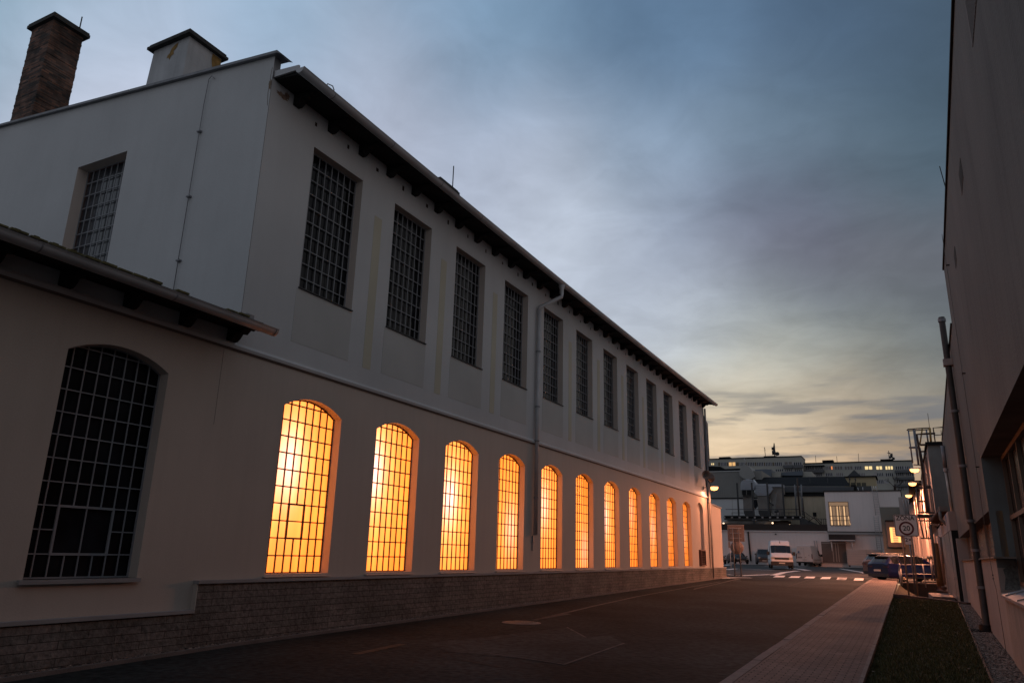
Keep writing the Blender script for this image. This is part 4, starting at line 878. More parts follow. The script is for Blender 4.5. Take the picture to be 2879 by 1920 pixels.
mb = MB(); rbox(mb, c3, 560, 1128, 790, 1212, Y+9.5, .5, mat('parapet_grey',(.09,.095,.10),.8)); o = mb.build('parapet_wall'); tag(o, 'dark grey parapet strip right of the louvred roof unit', 'parapet')
for k_, (a, b) in enumerate((((582,1150),(600,1210)),((655,1145),(660,1210)),((785,1130),(805,1215)),((815,1130),(828,1215)),((845,1130),(855,1215)))):
    mb = MB(); rod(mb, c3, [a, b], Y+8.8, .05, WPAN); o = mb.build('roof_rail'); tag(o, ('leftmost','second from the left','middle','second from the right','rightmost')[k_]+' of five pale guard posts on the white block roof', 'rail', 'guard posts on the block roof')
for k, (a, b) in enumerate((((465,1000),(455,1120)),((548,1005),(545,1112)))):
    mb = MB(); rod(mb, c3, [a, b], Yy-1.2, .06, STEEL); rod(mb, c3, [(a[0]-8,a[1]+10),(a[0]+6,a[1]+40)], Yy-1.2, .09, STEEL); o = mb.build('roof_aerial'); tag(o, ('left' if k == 0 else 'right')+' one of two thin aerial masts before the yellow roof house', 'antenna', 'masts before the roof house')
# ---- steel platform with ducts
Yp = 108.
pf = thing('steel_platform', 'dark steel platform with posts and handrail carrying the ventilation ducts', 'platform', (-20, 109, 3.5))
mb = MB(); rbox(mb, cA, -30, 1165, 1660, 1185, Yp, 3.5, STEEL); rbox(mb, cA, -30, 1186, 1660, 1222, Yp+.1, .2, DARKWOOD); rbox(mb, cA, -30, 1223, 1640, 1262, Yp+.3, .3, mat('beam_grey',(.10,.10,.10),.7)); mb.build('deck', pf)
for x, yt0, xb, yb in ((265,450,292,1175),(583,440,620,1175),(912,440,960,1175),(1255,470,1300,1175)):
    mb = MB(); A, B = at(*cA(x,yt0), Yp), at(*cA(xb,yb), Yp); mb.box(B.x-.10,B.x+.10,Yp-.1,Yp+.1,B.z,A.z,STEEL); mb.build('post', pf)
for x in (628, 1660):
    mb = MB(); A, B = at(*cA(x,1225), Yp), at(*cA(x+8,1440), Yp); mb.box(B.x-.10,B.x+.10,Yp-.1,Yp+.1,B.z,A.z,STEEL); mb.build('leg', pf)
mb = MB(); rod(mb, cA, [(0,1030),(1620,1028)], Yp-.1, .04, STEEL); rod(mb, cA, [(130,1103),(400,1108)], Yp-.1, .03, STEEL); rod(mb, cA, [(1240,1100),(1540,1103)], Yp-.1, .03, STEEL)
for x in (140,1120,1180,1390,1240): rod(mb, cA, [(x,1100),(x+6,1165)], Yp-.1, .03, STEEL)
mb.build('handrail', pf)
mb = MB()
for k in range(11): p = at(*cA(-30+k*168, 1205), Yp-.06); mb.box(p.x-.12,p.x+.12,Yp-.02,Yp+.1,p.z-.12,p.z+.1,BWG)
mb.build('beam_end', pf)
# pipes lying under the platform
def hduct(cs, x0, x1, y, Yy, r, m, name, label, taper=True, g=None):
    A, B = at(*cs(x0,y), Yy), at(*cs(x1,y), Yy); t = thing(name, label, 'duct', tuple(A), g); L_ = (B-A).length; mb = MB()
    q = Matrix.Rotation(pi/2, 4, 'Y'); prof = [(.0,0),(r*.5,.0),(r,.5),(r,L_*.42),(r*.82,L_*.44),(r,L_*.5),(r,L_-.9),(r*.45,L_-.05),(0,L_)] if taper else [(0,0),(r,.02),(r,L_-.4),(r*.7,L_),(0,L_)]
    mb.lathe(prof, m, 14, T=q); mb.build('duct', t, loc=(0,0,0)); return t, L_
t, L_ = hduct(cA, -20, 690, 1315, Yp+1, .38, DUCT2, 'ventilation_duct', 'left long grey pipe lying under the steel platform', g='pipes under the platform')
t, L_ = hduct(cA, 640, 1060, 1320, Yp+1, .40, DUCT2, 'ventilation_duct', 'pipe under the platform with a shiny pointed right end', g='pipes under the platform')
t, L_ = hduct(cA, 1060, 1440, 1335, Yp+1.6, .36, mat('duct_brown',(.06,.045,.04),.6), 'ventilation_duct', 'dark brown pipe under the right of the platform', taper=False, g='pipes under the platform')
SHN = mat('lamp_small', (1,.8,.6), .3, emit=(1,.65,.4), es=2.2)
for k, (x, y, nm) in enumerate(((1035,1330,'small round work lamp at the pointed end of the pipe under the platform'),(915,1380,'small work lamp low under the middle of the platform'),(1415,1375,'small work lamp at the right end of the brown pipe'),(-45,1340,'small work lamp right beside the corner of the factory hall'))):
    p = at(*cA(x,y), Yp+.4); t = thing('work_lamp', nm, 'lamp', tuple(p), 'work lamps under the platform'); mb = MB(); mb.lathe([(0,-.1),(.12,-.05),(.12,.05),(0,.1)], SHN, 10, T=Matrix.Rotation(pi/2,4,'X')); mb.build('bulb', t, loc=(0,0,0)); mb = MB(); mb.box(-.25,.25,0,.2,-.45,-.30,DUCT2); mb.tube([(0,.05,-.3),(0,.05,-.05)],.04,STEEL,5); mb.build('bracket', t, loc=(0,0,0))
def vduct(label, pts_head, pts_body, foot, Yy, parts=()):
    t = thing('ventilation_duct', label, 'duct', tuple(at(*cA(*foot[0]), Yy)), 'upright ducts on the platform')
    mb = MB(); poly_at(mb, cA, pts_body, Yy, DUCT2, 1.6); mb.build('duct', t)
    mb = MB(); poly_at(mb, cA, pts_head, Yy-.15, DUCT, 2.0)
    xs = [p[0] for p in pts_head]; ys = [p[1] for p in pts_head]
    for k in range(1, 6): y = min(ys)+(max(ys)-min(ys))*k/6; rbox(mb, cA, min(xs)+25, y-4, max(xs)-25, y+4, Yy-.20, .05, DUCT)
    mb.build('hood', t)
    mb = MB(); poly_at(mb, cA, foot, Yy-.1, STEEL, 1.7); mb.build('elbow', t); return t
Yd = 109.5
t = vduct('left upright duct with a ribbed domed hood and a square black opening', [(330,600),(330,470),(350,420),(400,380),(470,362),(560,372),(630,420),(655,480),(655,600)], [(375,600),(570,600),(590,1060),(395,1060)], [(395,1060),(590,1060),(600,1165),(430,1165),(405,1120)], Yd)
mb = MB(); rbox(mb, cA, 362, 605, 560, 710, Yd-.35, .2, DARKWOOD); rbox(mb, cA, 455, 600, 466, 712, Yd-.38, .05, DUCT2); rbox(mb, cA, 375, 715, 560, 750, Yd-.3, .2, mat('duct_dark',(.05,.045,.04),.7)); mb.build('opening', t)
t = vduct('middle upright duct with a rounded blue grey ribbed hood', [(650,680),(630,600),(650,500),(700,468),(905,465),(930,500),(935,690),(900,725),(700,725)], [(700,730),(935,735),(945,1055),(720,1055)], [(720,1055),(948,1055),(958,1165),(760,1165),(730,1120)], Yd)
t = thing('ventilation_duct', 'right broad boxy duct with folded angular panels', 'duct', tuple(at(*cA(1100,1160), Yd)), 'upright ducts on the platform')
mb = MB(); poly_at(mb, cA, [(930,475),(1250,475),(1255,535),(935,535)], Yd+.3, DUCT, 2); poly_at(mb, cA, [(935,540),(1250,540),(1265,680),(960,700)], Yd+.5, DUCT2, 2)
q = [at(*cA(*p), Yd+dd) for p, dd in (((955,700),.4),((1140,640),-.5),((1265,690),.5),((1290,1160),.5),((1080,1160),-.6),((980,1100),.5),((1000,860),.5))]
mb.mesh(q, [(0,1,6),(1,4,6),(1,2,3),(1,3,4),(4,5,6)], DUCT2); mb.build('duct', t)
mb = MB(); poly_at(mb, cA, [(940,500),(1000,520),(1040,580),(1000,650),(940,715)], Yd, DUCT, 1.4); mb.build('hood', t)
# striding truss and blue unit between the ducts
mb = MB(); poly_at(mb, cA, [(610,815),(690,815),(715,930),(635,1010)], Yd+2, mat('unit_blue',(.08,.10,.14),.5), 1)
for k in range(5): poly_at(mb, cA, [(615,835+k*28),(690,835+k*28),(690,842+k*28),(615,842+k*28)], Yd+1.9, STEEL, .05)
o = mb.build('cooling_unit'); tag(o, 'small blue louvred unit between the left and middle ducts', 'cooling unit')
t = thing('exhaust_stand', 'dark crooked exhaust arm on a light stand at the foot of the boxy duct', 'exhaust', tuple(at(*cA(1120,1160), Yd-1.2)))
mb = MB(); rod(mb, cA, [(965,870),(1000,905),(1060,940)], Yd-1.2, .11, STEEL); rod(mb, cA, [(1080,1090),(1130,1080),(1160,1050)], Yd-1.2, .16, STEEL); mb.build('pipe', t)
for k in range(5):
    mb = MB(); rod(mb, cA, [(1075+k*22,1100),(1080+k*22,1165)], Yd-1.2, .05, BWG); mb.build('leg', t)
# stair tower ladder on the platform
t = thing('steel_stair', 'upright double steel ladder stair rising from the right end of the platform', 'stair', tuple(at(*cA(1610,1170), Yp)))
for x in (1523, 1665):
    mb = MB(); rod(mb, cA, [(x,485),(x+10,700),(x+40,1165)], Yp, .09, mat('galvanised',(.20,.205,.22),.5,.1,2,metal=.4)); mb.build('rail', t)
mb = MB(); rod(mb, cA, [(1575,340),(1590,600),(1640,1165)], Yp+.1, .10, mat('rust_brown',(.07,.045,.035),.7)); mb.build('mast', t)
mb = MB()
for k in range(24): y = 640+k*22; rod(mb, cA, [(1535+k*1.2,y),(1605+k*1.2,y)], Yp+.3, .035, BWG); rod(mb, cA, [(1612+k*1.2,y),(1675+k*1.2,y)], Yp+.3, .035, BWG)
mb.build('treads', t)
mb = MB(); rod(mb, cA, [(1700,780),(1745,1290)], Yp+.4, .06, MAT['rust_brown']); rod(mb, cA, [(1672,1060),(1745,1090),(1840,1160),(2000,1260)], Yp-.2, .04, STEEL); rod(mb, cA, [(1680,1130),(1760,1190),(1860,1280)], Yp-.2, .04, STEEL)
for x, y in ((1740,1090),(1790,1130),(1835,1165)): rod(mb, cA, [(x,y),(x+10,y+110)], Yp-.2, .035, STEEL)
mb.build('handrail', t)
mb = MB(); poly_at(mb, cA, [(1660,1210),(1740,1230),(2090,1390),(2250,1395),(2250,1425),(1680,1425)], Yp-.4, STEEL, .3); mb.build('landing', t)
mb = MB(); rod(mb, cA, [(1820,1310),(1975,1185),(2110,1330)], Yp-.5, .05, BROWN); rod(mb, cA, [(1960,1215),(2100,1375)], Yp-.5, .07, BROWN)
for x in (1990,2110,2160,2200): rod(mb, cA, [(x,1240),(x+3,1395)], Yp-.5, .035, STEEL)
rod(mb, cA, [(1960,1235),(2230,1240)], Yp-.5, .035, STEEL); mb.build('railing', t)
# ---- panel apartment blocks far behind
Ya = 300.
GW = mat('flat_window_dark', (.03,.035,.045), .15); FRW = mat('flat_frame', (.42,.41,.42), .7)
LAM = [mat('flat_lit_warm', (.5,.3,.15), .5, emit=(.75,.42,.15), es=1), mat('flat_lit_pale', (.5,.4,.2), .5, emit=(.95,.70,.32), es=1), mat('flat_lit_orange', (.5,.2,.1), .5, emit=(.95,.28,.07), es=1), mat('flat_curtain', (.20,.17,.15), .8)]
def block(label, cs, x0, x1, ytop, Yq):
    X0, X1, Z0, Z1 = rr(cs, x0, ytop, x1, ytop+700, Yq); t = thing('apartment_block', label, 'building', ((X0+X1)/2, Yq, -.8), 'panel apartment blocks on the skyline')
    mb = MB(); mb.box(X0, X1, Yq, Yq+12, -.8, Z1, PAN); mb.build('wall', t); mb = MB(); mb.box(X0-.1, X1+.1, Yq-.2, Yq+12.1, Z1+.01, Z1+.35, SLATE); mb.build('roof', t); return t
A1 = block('nearer left panel block with a mast of antennas on its flat roof', c1, 60, 1612, 722, Ya)
A2 = block('long lower right panel block with several lit flats on its top floor', c3, -200, 1432, 782, Ya+6)
def win(t, cs, x0, y0, x1, y1, Yq, m=GW, nb=3, pan=None):
    mb = MB(); X0, X1, Z0, Z1 = rbox(mb, cs, x0, y0, x1, y1, Yq-.03, .03, m); w = mb.build('window', t)
    mb = MB(); mb.box(X0-.08,X1+.08,Yq-.10,Yq-.031,Z0-.1,Z0,FRW)
    for i in range(nb+1): x = X0+(X1-X0)*i/nb; mb.box(x-.13,x+.13,Yq-.09,Yq-.031,Z0,Z1,FRW)
    mb.build('frame', w); return w
rnd = random.Random(2)
rows1 = [(780,832),(882,925)]
for x0, x1, m in ((255,305,1),(400,480,GW),(515,618,0),(672,750,GW),(795,890,GW),(930,1025,GW),(1060,1150,GW),(1195,1300,GW),(1470,1590,GW)):
    win(A1, c1, x0, 780 if x0 > 300 else 793, x1, 832 if x0 > 300 else 820, Ya, m if m is GW else LAM[m], 4 if m is GW else 2)
win(A1, c1, 1330,775,1450,812, Ya, LAM[3], 2)
for x0, x1 in ((1060,1150),(1200,1320),(1340,1450),(1480,1595)): win(A1, c1, x0, 882, x1, 912, Ya, GW, 4)
for x0 in (1315, 1465):
    mb = MB(); rbox(mb, c1, x0, 820, x0+140, 862, Ya-1.3, 1.25, mat('balcony_panel',(.13,.13,.135),.8)); mb.build('balcony', A1)
for (a, b) in ((360,400),(480,515),(618,670),(750,795),(890,930),(1025,1060),(1150,1195)): mb = MB(); rbox(mb, c1, a, 780, b, 832, Ya-.02, .02, mat('panel_brown',(.16,.13,.09),.9)); mb.build('brown_panel', A1)
for q in ((1645,835,1770,888),(1785,835,1900,888)): win(A2, c1, *q, Ya+6, GW, 4)
mb = MB(); rbox(mb, c1, 1630, 890, 1915, 930, Ya+4.5, 1.4, MAT['balcony_panel']); rbox(mb, c1, 1622,826,1920,836,Ya+4.4,1.6,SLATE); mb.build('balcony', A2)
top = [(105,182,3,3),(188,216,2,1),(240,360,3,3),(385,510,3,3),(535,640,GW,4),(683,800,1,2),(850,945,1,2),(985,1103,1,3),(1135,1260,GW,4),(1275,1350,GW,3)]
for x0, x1, m, nb in top: win(A2, c3, x0, 838, x1, 885, Ya+6, m if m is GW else LAM[m], nb)
for r_, xs in (((937,982),[(-60,60),(110,215),(265,370),(600,690),(860,960),(990,1105),(1140,1260),(1290,1400)]),((1038,1088),[(865,965),(985,1030),(1155,1260),(1275,1360)]),((1140,1190),[(1165,1260),(1270,1330)])):
    for x0, x1 in xs: win(A2, c3, x0, r_[0], x1, r_[1], Ya+6, LAM[3] if rnd.random() < .12 else GW, 4)
for y in (893, 996, 1098):
    mb = MB(); rbox(mb, c3, 1125, y, 1420, y+36, Ya+4.6, 1.3, MAT['balcony_panel']); mb.build('balcony', A2)
for cs, q, Yq, t in ((c1,(372,706,528,735),Ya+4,A1),(c1,(1032,692,1195,718),Ya+4,A1),(c3,(62,752,218,788),Ya+9,A2),(c3,(915,738,1085,775),Ya+9,A2)):
    mb = MB(); rbox(mb, cs, *q, Yq, 5, SLATE); rbox(mb, cs, q[0]-3, q[1]-5, q[2]+3, q[1]+2, Yq-.1, 5.2, DARKWOOD); mb.build('lift_house', t)
t = thing('antenna_mast', 'spiky antenna mast with round dishes on the left apartment block', 'antenna', tuple(at(*c1(1190,700), Ya+4)))
mb = MB(); rod(mb, c1, [(1193,700),(1182,500)], Ya+4, .22, STEEL); mb.build('mast', t)
mb = MB()
for k in range(11): y = 530+k*13; w = 10+k*1.8; rod(mb, c1, [(1182-w,y+6),(1184+w*.8,y-4)], Ya+4, .18, STEEL); 
rod(mb, c1, [(1158,560),(1160,600)], Ya+4, .4, STEEL); rod(mb, c1, [(1166,610),(1170,650)], Ya+4, .5, STEEL); mb.build('aerials', t)
for x, y, r in ((1232,655,.75),(1205,650,.6),(1175,630,.45)):
    p = at(*c1(x,y), Ya+3.7); mb = MB(); mb.lathe([(0,.25),(r*.7,.12),(r,0),(r*.95,-.3)], STEEL, 14, T=Matrix.Translation(p)@Matrix.Rotation(pi/2+.2,4,'X')); mb.build('dish', t)
mb = MB(); rod(mb, c1, [(1215,715),(1210,660)], Ya+4, .15, STEEL); mb.build('stay', t)
def aerial(cs, a, b, Yq, label, r=.12, bars_=()):
    t = thing('roof_aerial', label, 'antenna', tuple(at(*cs(*a), Yq)), 'thin aerials on the apartment roofs'); mb = MB(); rod(mb, cs, [a, b], Yq, r, STEEL)
    for x0, y0, x1, y1 in bars_: rod(mb, cs, [(x0,y0),(x1,y1)], Yq, r, STEEL)
    mb.build('mast', t); return t
aerial(c1, (1055,692), (1042,560), Ya+5, 'forked aerial just left of the spiky antenna mast', bars_=((1035,565,1048,575),(1048,600,1055,598)))
aerial(c1, (1797,782), (1789,680), Ya+9, 'plain thin aerial at the left end of the lower right block', .08)
aerial(c1, (2110,780), (2100,690), Ya+9, 'plain thin aerial between the two lift houses', .08); aerial(c3, (600,780), (590,650), Ya+9, 'taller plain thin aerial above the lit flats', .08)
t = aerial(c3, (1045,740), (1035,610), Ya+9, 'television aerial with cross bars beside three small dishes', bars_=((1015,640,1060,645),(1040,650,1098,655)))
t = thing('satellite_dishes', 'bent pole carrying three small dishes at the right lift house', 'antenna', tuple(at(*c3(1100,765), Ya+8)))
mb = MB(); rod(mb, c3, [(1100,765),(1095,710),(1075,680)], Ya+8, .2, STEEL); mb.build('pole', t)
for x, y in ((1077,676),(1062,705),(1108,725)):
    p = at(*c3(x,y), Ya+7.6); mb = MB(); mb.lathe([(0,.1),(.5,.0),(.45,-.1)], STEEL, 12, T=Matrix.Translation(p)@Matrix.Rotation(pi/2,4,'X')); mb.build('dish', t)
# mid distance roofs between the hall and the flats
t = thing('far_sheds', 'pale blue grey shed roofs behind the slate roof of the cream hall', 'building', tuple(at(*c1(1200,980), 170)))
BLU = mat('shed_roof_blue', (.13,.15,.18), .7, .1, .2)
mb = MB(); poly_at(mb, c1, [(860,890),(1060,880),(1140,885),(1140,985),(880,985)], 170, BLU, 8); poly_at(mb, c1, [(1275,930),(1600,905),(1600,972),(1285,972)], 172, BLU, 8); mb.build('roof', t)
mb = MB(); poly_at(mb, c1, [(1140,935),(1275,925),(1275,1000),(1140,1000)], 171, PAN, 8); poly_at(mb, c1, [(1595,915),(1735,918),(1750,1000),(1600,1000)], 173, PAN, 8); rbox(mb, c1, 880,980,1600,1002,174,5,DARKWOOD); mb.build('wall', t)
# small bare tree in front of the flats
t = thing('bare_tree', 'small leafless tree behind the roof of the white block', 'tree', tuple(at(*c3(1130,1200), 125)))
BK = mat('bark_dark', (.05,.035,.03), .95)
mb = MB(); rod(mb, c3, [(1130,1260),(1128,1150),(1120,1120)], 125, .16, BK); mb.build('trunk', t)
rnd = random.Random(9); mb = MB()
def twig(p, d, l, r, k):
    q = p+d*l; mb.tube([p, q], r, BK, 4, False, r*.6)
    if k: 
        for _ in range(3): twig(p.lerp(q, rnd.uniform(.5,1)), (d+Vector((rnd.uniform(-.8,.8),rnd.uniform(-.5,.5),rnd.uniform(-.3,.5)))).normalized(), l*.62, r*.6, k-1)
for a in ((-.6,0,.8),(.4,0,.9),(0,.3,1),(.8,0,.4)): twig(at(*c3(1126,1150), 125), Vector(a).normalized(), 1.0, .05, 3)
mb.build('crown', t)
# ---- right side beyond the workshop: tall lit facade, grey volume, ladder with cage, shed and canopy
fb = thing('side_facade', 'tall pale facade washed orange by the wall lamps on the right side of the street', 'building', (1.3, 60, -1))
LF = mat('facade_render', (.40,.33,.30), .9, .08, .2)
XC = 1.26
SEG = [(56.0, 64.0, 1.22), (64.0, 75.0, .88), (75.0, 87.5, .55)]
mb = MB()
for y0, y1, X_ in SEG:
    mb.box(X_, 9, y0+.01, y1, -1.4, 5.1, LF)
    y = y0+1.2
    while y < y1-.6: mb.box(X_-.14, X_-.001, y, y+.4, -1.2, 5.0, LF); y += 2.3
mb.build('wall', fb)
for y0, y1, X_ in SEG:
    y = y0+.5
    while y < y1-.5: mb = MB(); mb.box(X_-.02, X_-.002, y, y+.28, .9, 1.9, DARKWOOD); mb.build('slot_window', fb); y += 2.3
mb = MB(); mb.box(.45, 9, 55.9, 87.6, 5.101, 5.2, SLATE); mb.build('roof_edge', fb)
LG = mat('doorway_glow', (.8,.5,.2), .5, emit=(.95,.50,.16), es=1.1)  # light falling on the facade's bright panels is put in as emission
for y, X_ in ((58.3,1.22),(60.6,1.22),(66.1,.88)):
    mb = MB(); mb.box(X_-.05, X_-.003, y, y+.5, -.95, .8, LG); mb.build('door', fb, label='lit orange doorway')
mb = MB(); mb.box(1.5, 2.3, 55.97, 55.999, -1.1, .7, LG); mb.build('door', fb, label='lit orange doorway')
gb = thing('grey_volume', 'grey green upper volume joined to the workshop above the canopy', 'building', (1.6, 40, 2))
mb = MB(); mb.box(XC, 7, 39, 55.89, 2.1, 5.10, RGREY); mb.build('wall', gb); mb = MB(); mb.box(XC-.08, 7, 38.9, 55.88, 5.21, 5.36, SLATE); mb.box(XC, 7, 39, 55.88, 5.101, 5.209, RGREY); mb.build('roof_edge', gb)
mb = MB(); mb.box(XC-.02,XC-.001, 39.0,55.88, 2.1,5.1, LF)
for y in (41.5,44.2,46.2,48.4,50.8,53.2): mb.box(XC-.12, XC-.021, y, y+.35, 2.1, 5.0, LF)
mb.build('street_face', gb)
# ladder with safety cage
YL = 41.0; t = thing('caged_ladder', 'tall roof ladder with an open safety cage on the right side of the street', 'ladder', tuple(at(*c3(1580,1530), YL)))
RST = mat('steel_rust', (.08,.055,.045), .6, .2, 3, metal=.3); GAL = mat('steel_galv', (.22,.23,.25), .5, .15, 3, metal=.5)
mb = MB(); rod(mb, c3, [(1720,355),(1590,362),(1450,370),(1475,520),(1530,900),(1605,1530)], YL, .05, RST, 8); mb.build('rail', t)
mb = MB(); rod(mb, c3, [(1490,560),(1530,760),(1560,1000),(1620,1400),(1640,1530)], YL+.3, .045, GAL, 8); mb.build('rail', t)
mb = MB(); rod(mb, c3, [(1640,275),(1660,500)], YL, .05, mat('steel_yellow',(.30,.20,.06),.6)); rod(mb, c3, [(1530,290),(1495,520)], YL, .035, MAT['steel_yellow']); rod(mb, c3, [(1590,310),(1620,510)], YL+.5, .04, GAL); mb.build('handhold', t)
mb = MB(); rod(mb, c3, [(1640,275),(1530,280),(1400,290),(1320,295),(1300,308),(1340,315),(1420,312),(1530,305),(1640,297)], YL, .028, RST); rod(mb, c3, [(1335,560),(1475,552)], YL, .028, GAL); rod(mb, c3, [(1335,570),(1475,572)], YL+.5, .028, GAL); rod(mb, c3, [(1495,525),(1600,522)], YL, .05, RST); rod(mb, c3, [(1505,622),(1605,620)], YL, .04, RST); rod(mb, c3, [(1400,815),(1520,822)], YL, .028, GAL); mb.build('cage_hoop', t)
for pts_ in ([(1325,310),(1390,790)],[(1400,300),(1470,810)],[(1420,300),(1480,815)]):
    mb = MB(); rod(mb, c3, pts_, YL, .035, GAL); mb.build('cage_bar', t)
mb = MB(); rod(mb, c3, [(1540,770),(1575,680),(1600,560)], YL, .04, RST); rod(mb, c3, [(1580,1135),(1685,1135)], YL, .04, RST); mb.build('brace', t)
mb = MB(); rod(mb, c3, [(1725,515),(1690,275),(1835,265)], YL+1, .03, RST); rod(mb, c3, [(1710,382),(1830,375)], YL+1, .02, RST); rod(mb, c3, [(1805,310),(1812,375)], YL+1, .015, RST); o = mb.build('roof_railing'); tag(o, 'thin bent roof railing beside the top of the caged ladder', 'railing')
mb = MB(); rod(mb, c3, [(1640,290),(1610,60)], YL+1, .012, RST); o = mb.build('lightning_rod'); tag(o, 'thin lightning rod rising above the ladder cage', 'lightning rod')
# walkway with railing under the ladder
t = thing('walkway', 'dark steel walkway with railings projecting below the caged ladder', 'walkway', tuple(at(*c4(1100,230), 40)))
mb = MB(); rbox(mb, c4, 1020, 203, 1225, 233, 40, 1.2, STEEL); mb.build('deck', t)
mb = MB()
for pts_ in ([(1005,-130),(1040,200)],[(1062,-130),(1090,195)],[(1125,-60),(1165,195)],[(1020,-125),(1200,-128)],[(1030,38),(1130,40)],[(1030,178),(1240,182)],[(1200,-110),(1235,180)]): rod(mb, c4, pts_, 40, .03, STEEL)
for pts_ in ([(1040,240),(1100,500)],[(1060,500),(1190,505)],[(1165,240),(1185,500)],[(1030,280),(1180,282)],[(1105,250),(1140,500)]): rod(mb, c4, pts_, 40.2, .03, STEEL)
mb.build('railing', t)
# small loading canopy and sheet metal doors under it
t = thing('loading_canopy', 'small slanted loading canopy with exposed slats and a hopper gutter', 'canopy', tuple(at(*c4(1290,300), 38)))
mb = MB(); a = [at(*c4(1170,290), 37), at(*c4(1175,330), 37), at(*c4(1290,328), 39), at(*c4(1400,150), 36), at(*c4(1290,135), 36)]
p0, p1, p2, p3 = at(*c4(1172,295), 40), at(*c4(1290,150), 36.2), at(*c4(1400,165), 36.2), at(*c4(1400,330), 40)
mb.mesh([p0,p1,p2,p3]+[p+Vector((0,0,.08)) for p in (p0,p1,p2,p3)], [(0,1,2,3),(7,6,5,4),(0,4,5,1),(1,5,6,2),(3,2,6,7),(0,3,7,4)], mat('canopy_board',(.12,.08,.065),.8,.2,3)); mb.build('roof', t)
mb = MB()
for k in range(9): q = p0.lerp(p1, k/9); mb.tube([q+Vector((0,0,-.06)), q+Vector((1.6,.2,-.10))], .03, BROWN, 4)
mb.build('slats', t)
mb = MB(); rbox(mb, c4, 1290, 100, 1400, 160, 36, .5, mat('hopper_grey',(.20,.19,.18),.6,.1,3,metal=.3)); rod(mb, c4, [(1300,165),(1308,260),(1400,350),(1440,370)], 36, .06, MAT['hopper_grey'], 8); mb.build('gutter_pipe', t)
mb = MB(); rod(mb, c4, [(1180,330),(1225,640),(1255,1000)], 39.6, .05, mat('post_grey',(.12,.115,.11),.7), 8); rod(mb, c4, [(1170,310),(1215,640),(1240,860)], 39.6, .03, STEEL); mb.build('post', t)
mb = MB(); rod(mb, c4, [(1235,355),(1290,360),(1265,385),(1300,330),(1345,330)], 38.5, .03, DARKWOOD); mb.build('hook', t)
mb = MB(); poly_at(mb, c4, [(1190,340),(1290,335),(1240,440),(1205,450)], 41, mat('white_board',(.36,.33,.31),.8), .1); mb.build('board', t)
t = thing('sheet_metal_doors', 'row of tall dented pale sheet metal doors with bolts beside the pit', 'door', (1.5, 38, -1.36))
SM = mat('sheet_pale', (.24,.235,.235), .38, .25, .8, .3, 5, metal=.45, streak=.25)
XS = 1.475; y = 33.0; rnd = random.Random(6)
while y < 46:
    w = .82; o_ = rnd.uniform(-.02,.02); mb = MB(); mb.mesh([(XS+o_,y,-1.36),(XS-.01,y+w-.03,-1.36),(XS-.01,y+w-.03,1.2),(XS+o_,y,1.2),(XS+.05,y,-1.36),(XS+.05,y+w-.03,-1.36),(XS+.05,y+w-.03,1.2),(XS+.05,y,1.2)], [(0,3,2,1),(0,4,7,3),(1,2,6,5),(3,7,6,2)], SM); mb.build('door_leaf', t)
    if rnd.random() < .6: mb = MB(); mb.tube([(XS-.05,y+.1,-.55),(XS-.05,y+w-.1,-.57)], .015, ZINC, 5); mb.build('bolt', t)
    y += w
mb = MB(); mb.box(XS-.02,XS+.5,33,46,1.205,1.9,LF); mb.box(XS+.06,XS+.3,33,46,-2.2,1.2,DARKWOOD); mb.box(1.56,1.9,32.05,32.25,-2,.88,BWG); mb.box(XS-.0,XS+.3,32.9,32.98,-2,1.2,DARKWOOD); mb.build('frame', t)
# end face with brown door beyond the doors
mb = MB(); mb.box(1.28,2.12,46.05,46.15,-1.3,2.1,BWG); o = mb.build('passage_wall'); tag(o, 'narrow grey wall end between sheet doors and lit facade', 'wall')
mb = MB(); rod(mb, c4, [(1232,560),(1290,1000),(1310,1100)], 42, .16, mat('pipe_ochre',(.22,.12,.05),.6,.2,4)); o = mb.build('ochre_pipe'); tag(o, 'rusty ochre upright pipe standing behind the railing', 'pipe')
mb = MB(); rod(mb, c4, [(1290,480),(1345,1080)], 43, .12, LF); o = mb.build('pale_pipe'); tag(o, 'pale upright pipe right of the rusty ochre one', 'pipe')
# pipes at the far end of the workshop
p = at(2645+9, 1253, 33.5)
mb = MB(); a = at(2650,1253,33.5); mb.tube([a, Vector((a.x,33.5,3.6))], .075, ZINCD, 10); mb.lathe([(.09,-.06),(.09,.06)], ZINC, 10, T=Matrix.Translation((a.x,33.5,3.5))); mb.tube([(a.x,33.5,3.6),(a.x+.03,33.5,2.0),(a.x+.03,33.5,-1.75)], .06, mat('pipe_bare',(.36,.27,.22),.35,.2,4,metal=.5), 10)
o = mb.build('downpipe'); tag(o, 'tall grey downpipe with a bright lower length at the far end of the workshop', 'downpipe')
mb = MB(); BLP = mat('pipe_blue', (.015,.045,.16), .5); rod(mb, c4, [(1385,205),(1410,330),(1443,545),(1520,545)], 35, .07, BLP, 8); o = mb.build('blue_pipe'); tag(o, 'blue pipe with an elbow at the far end of the workshop', 'pipe')
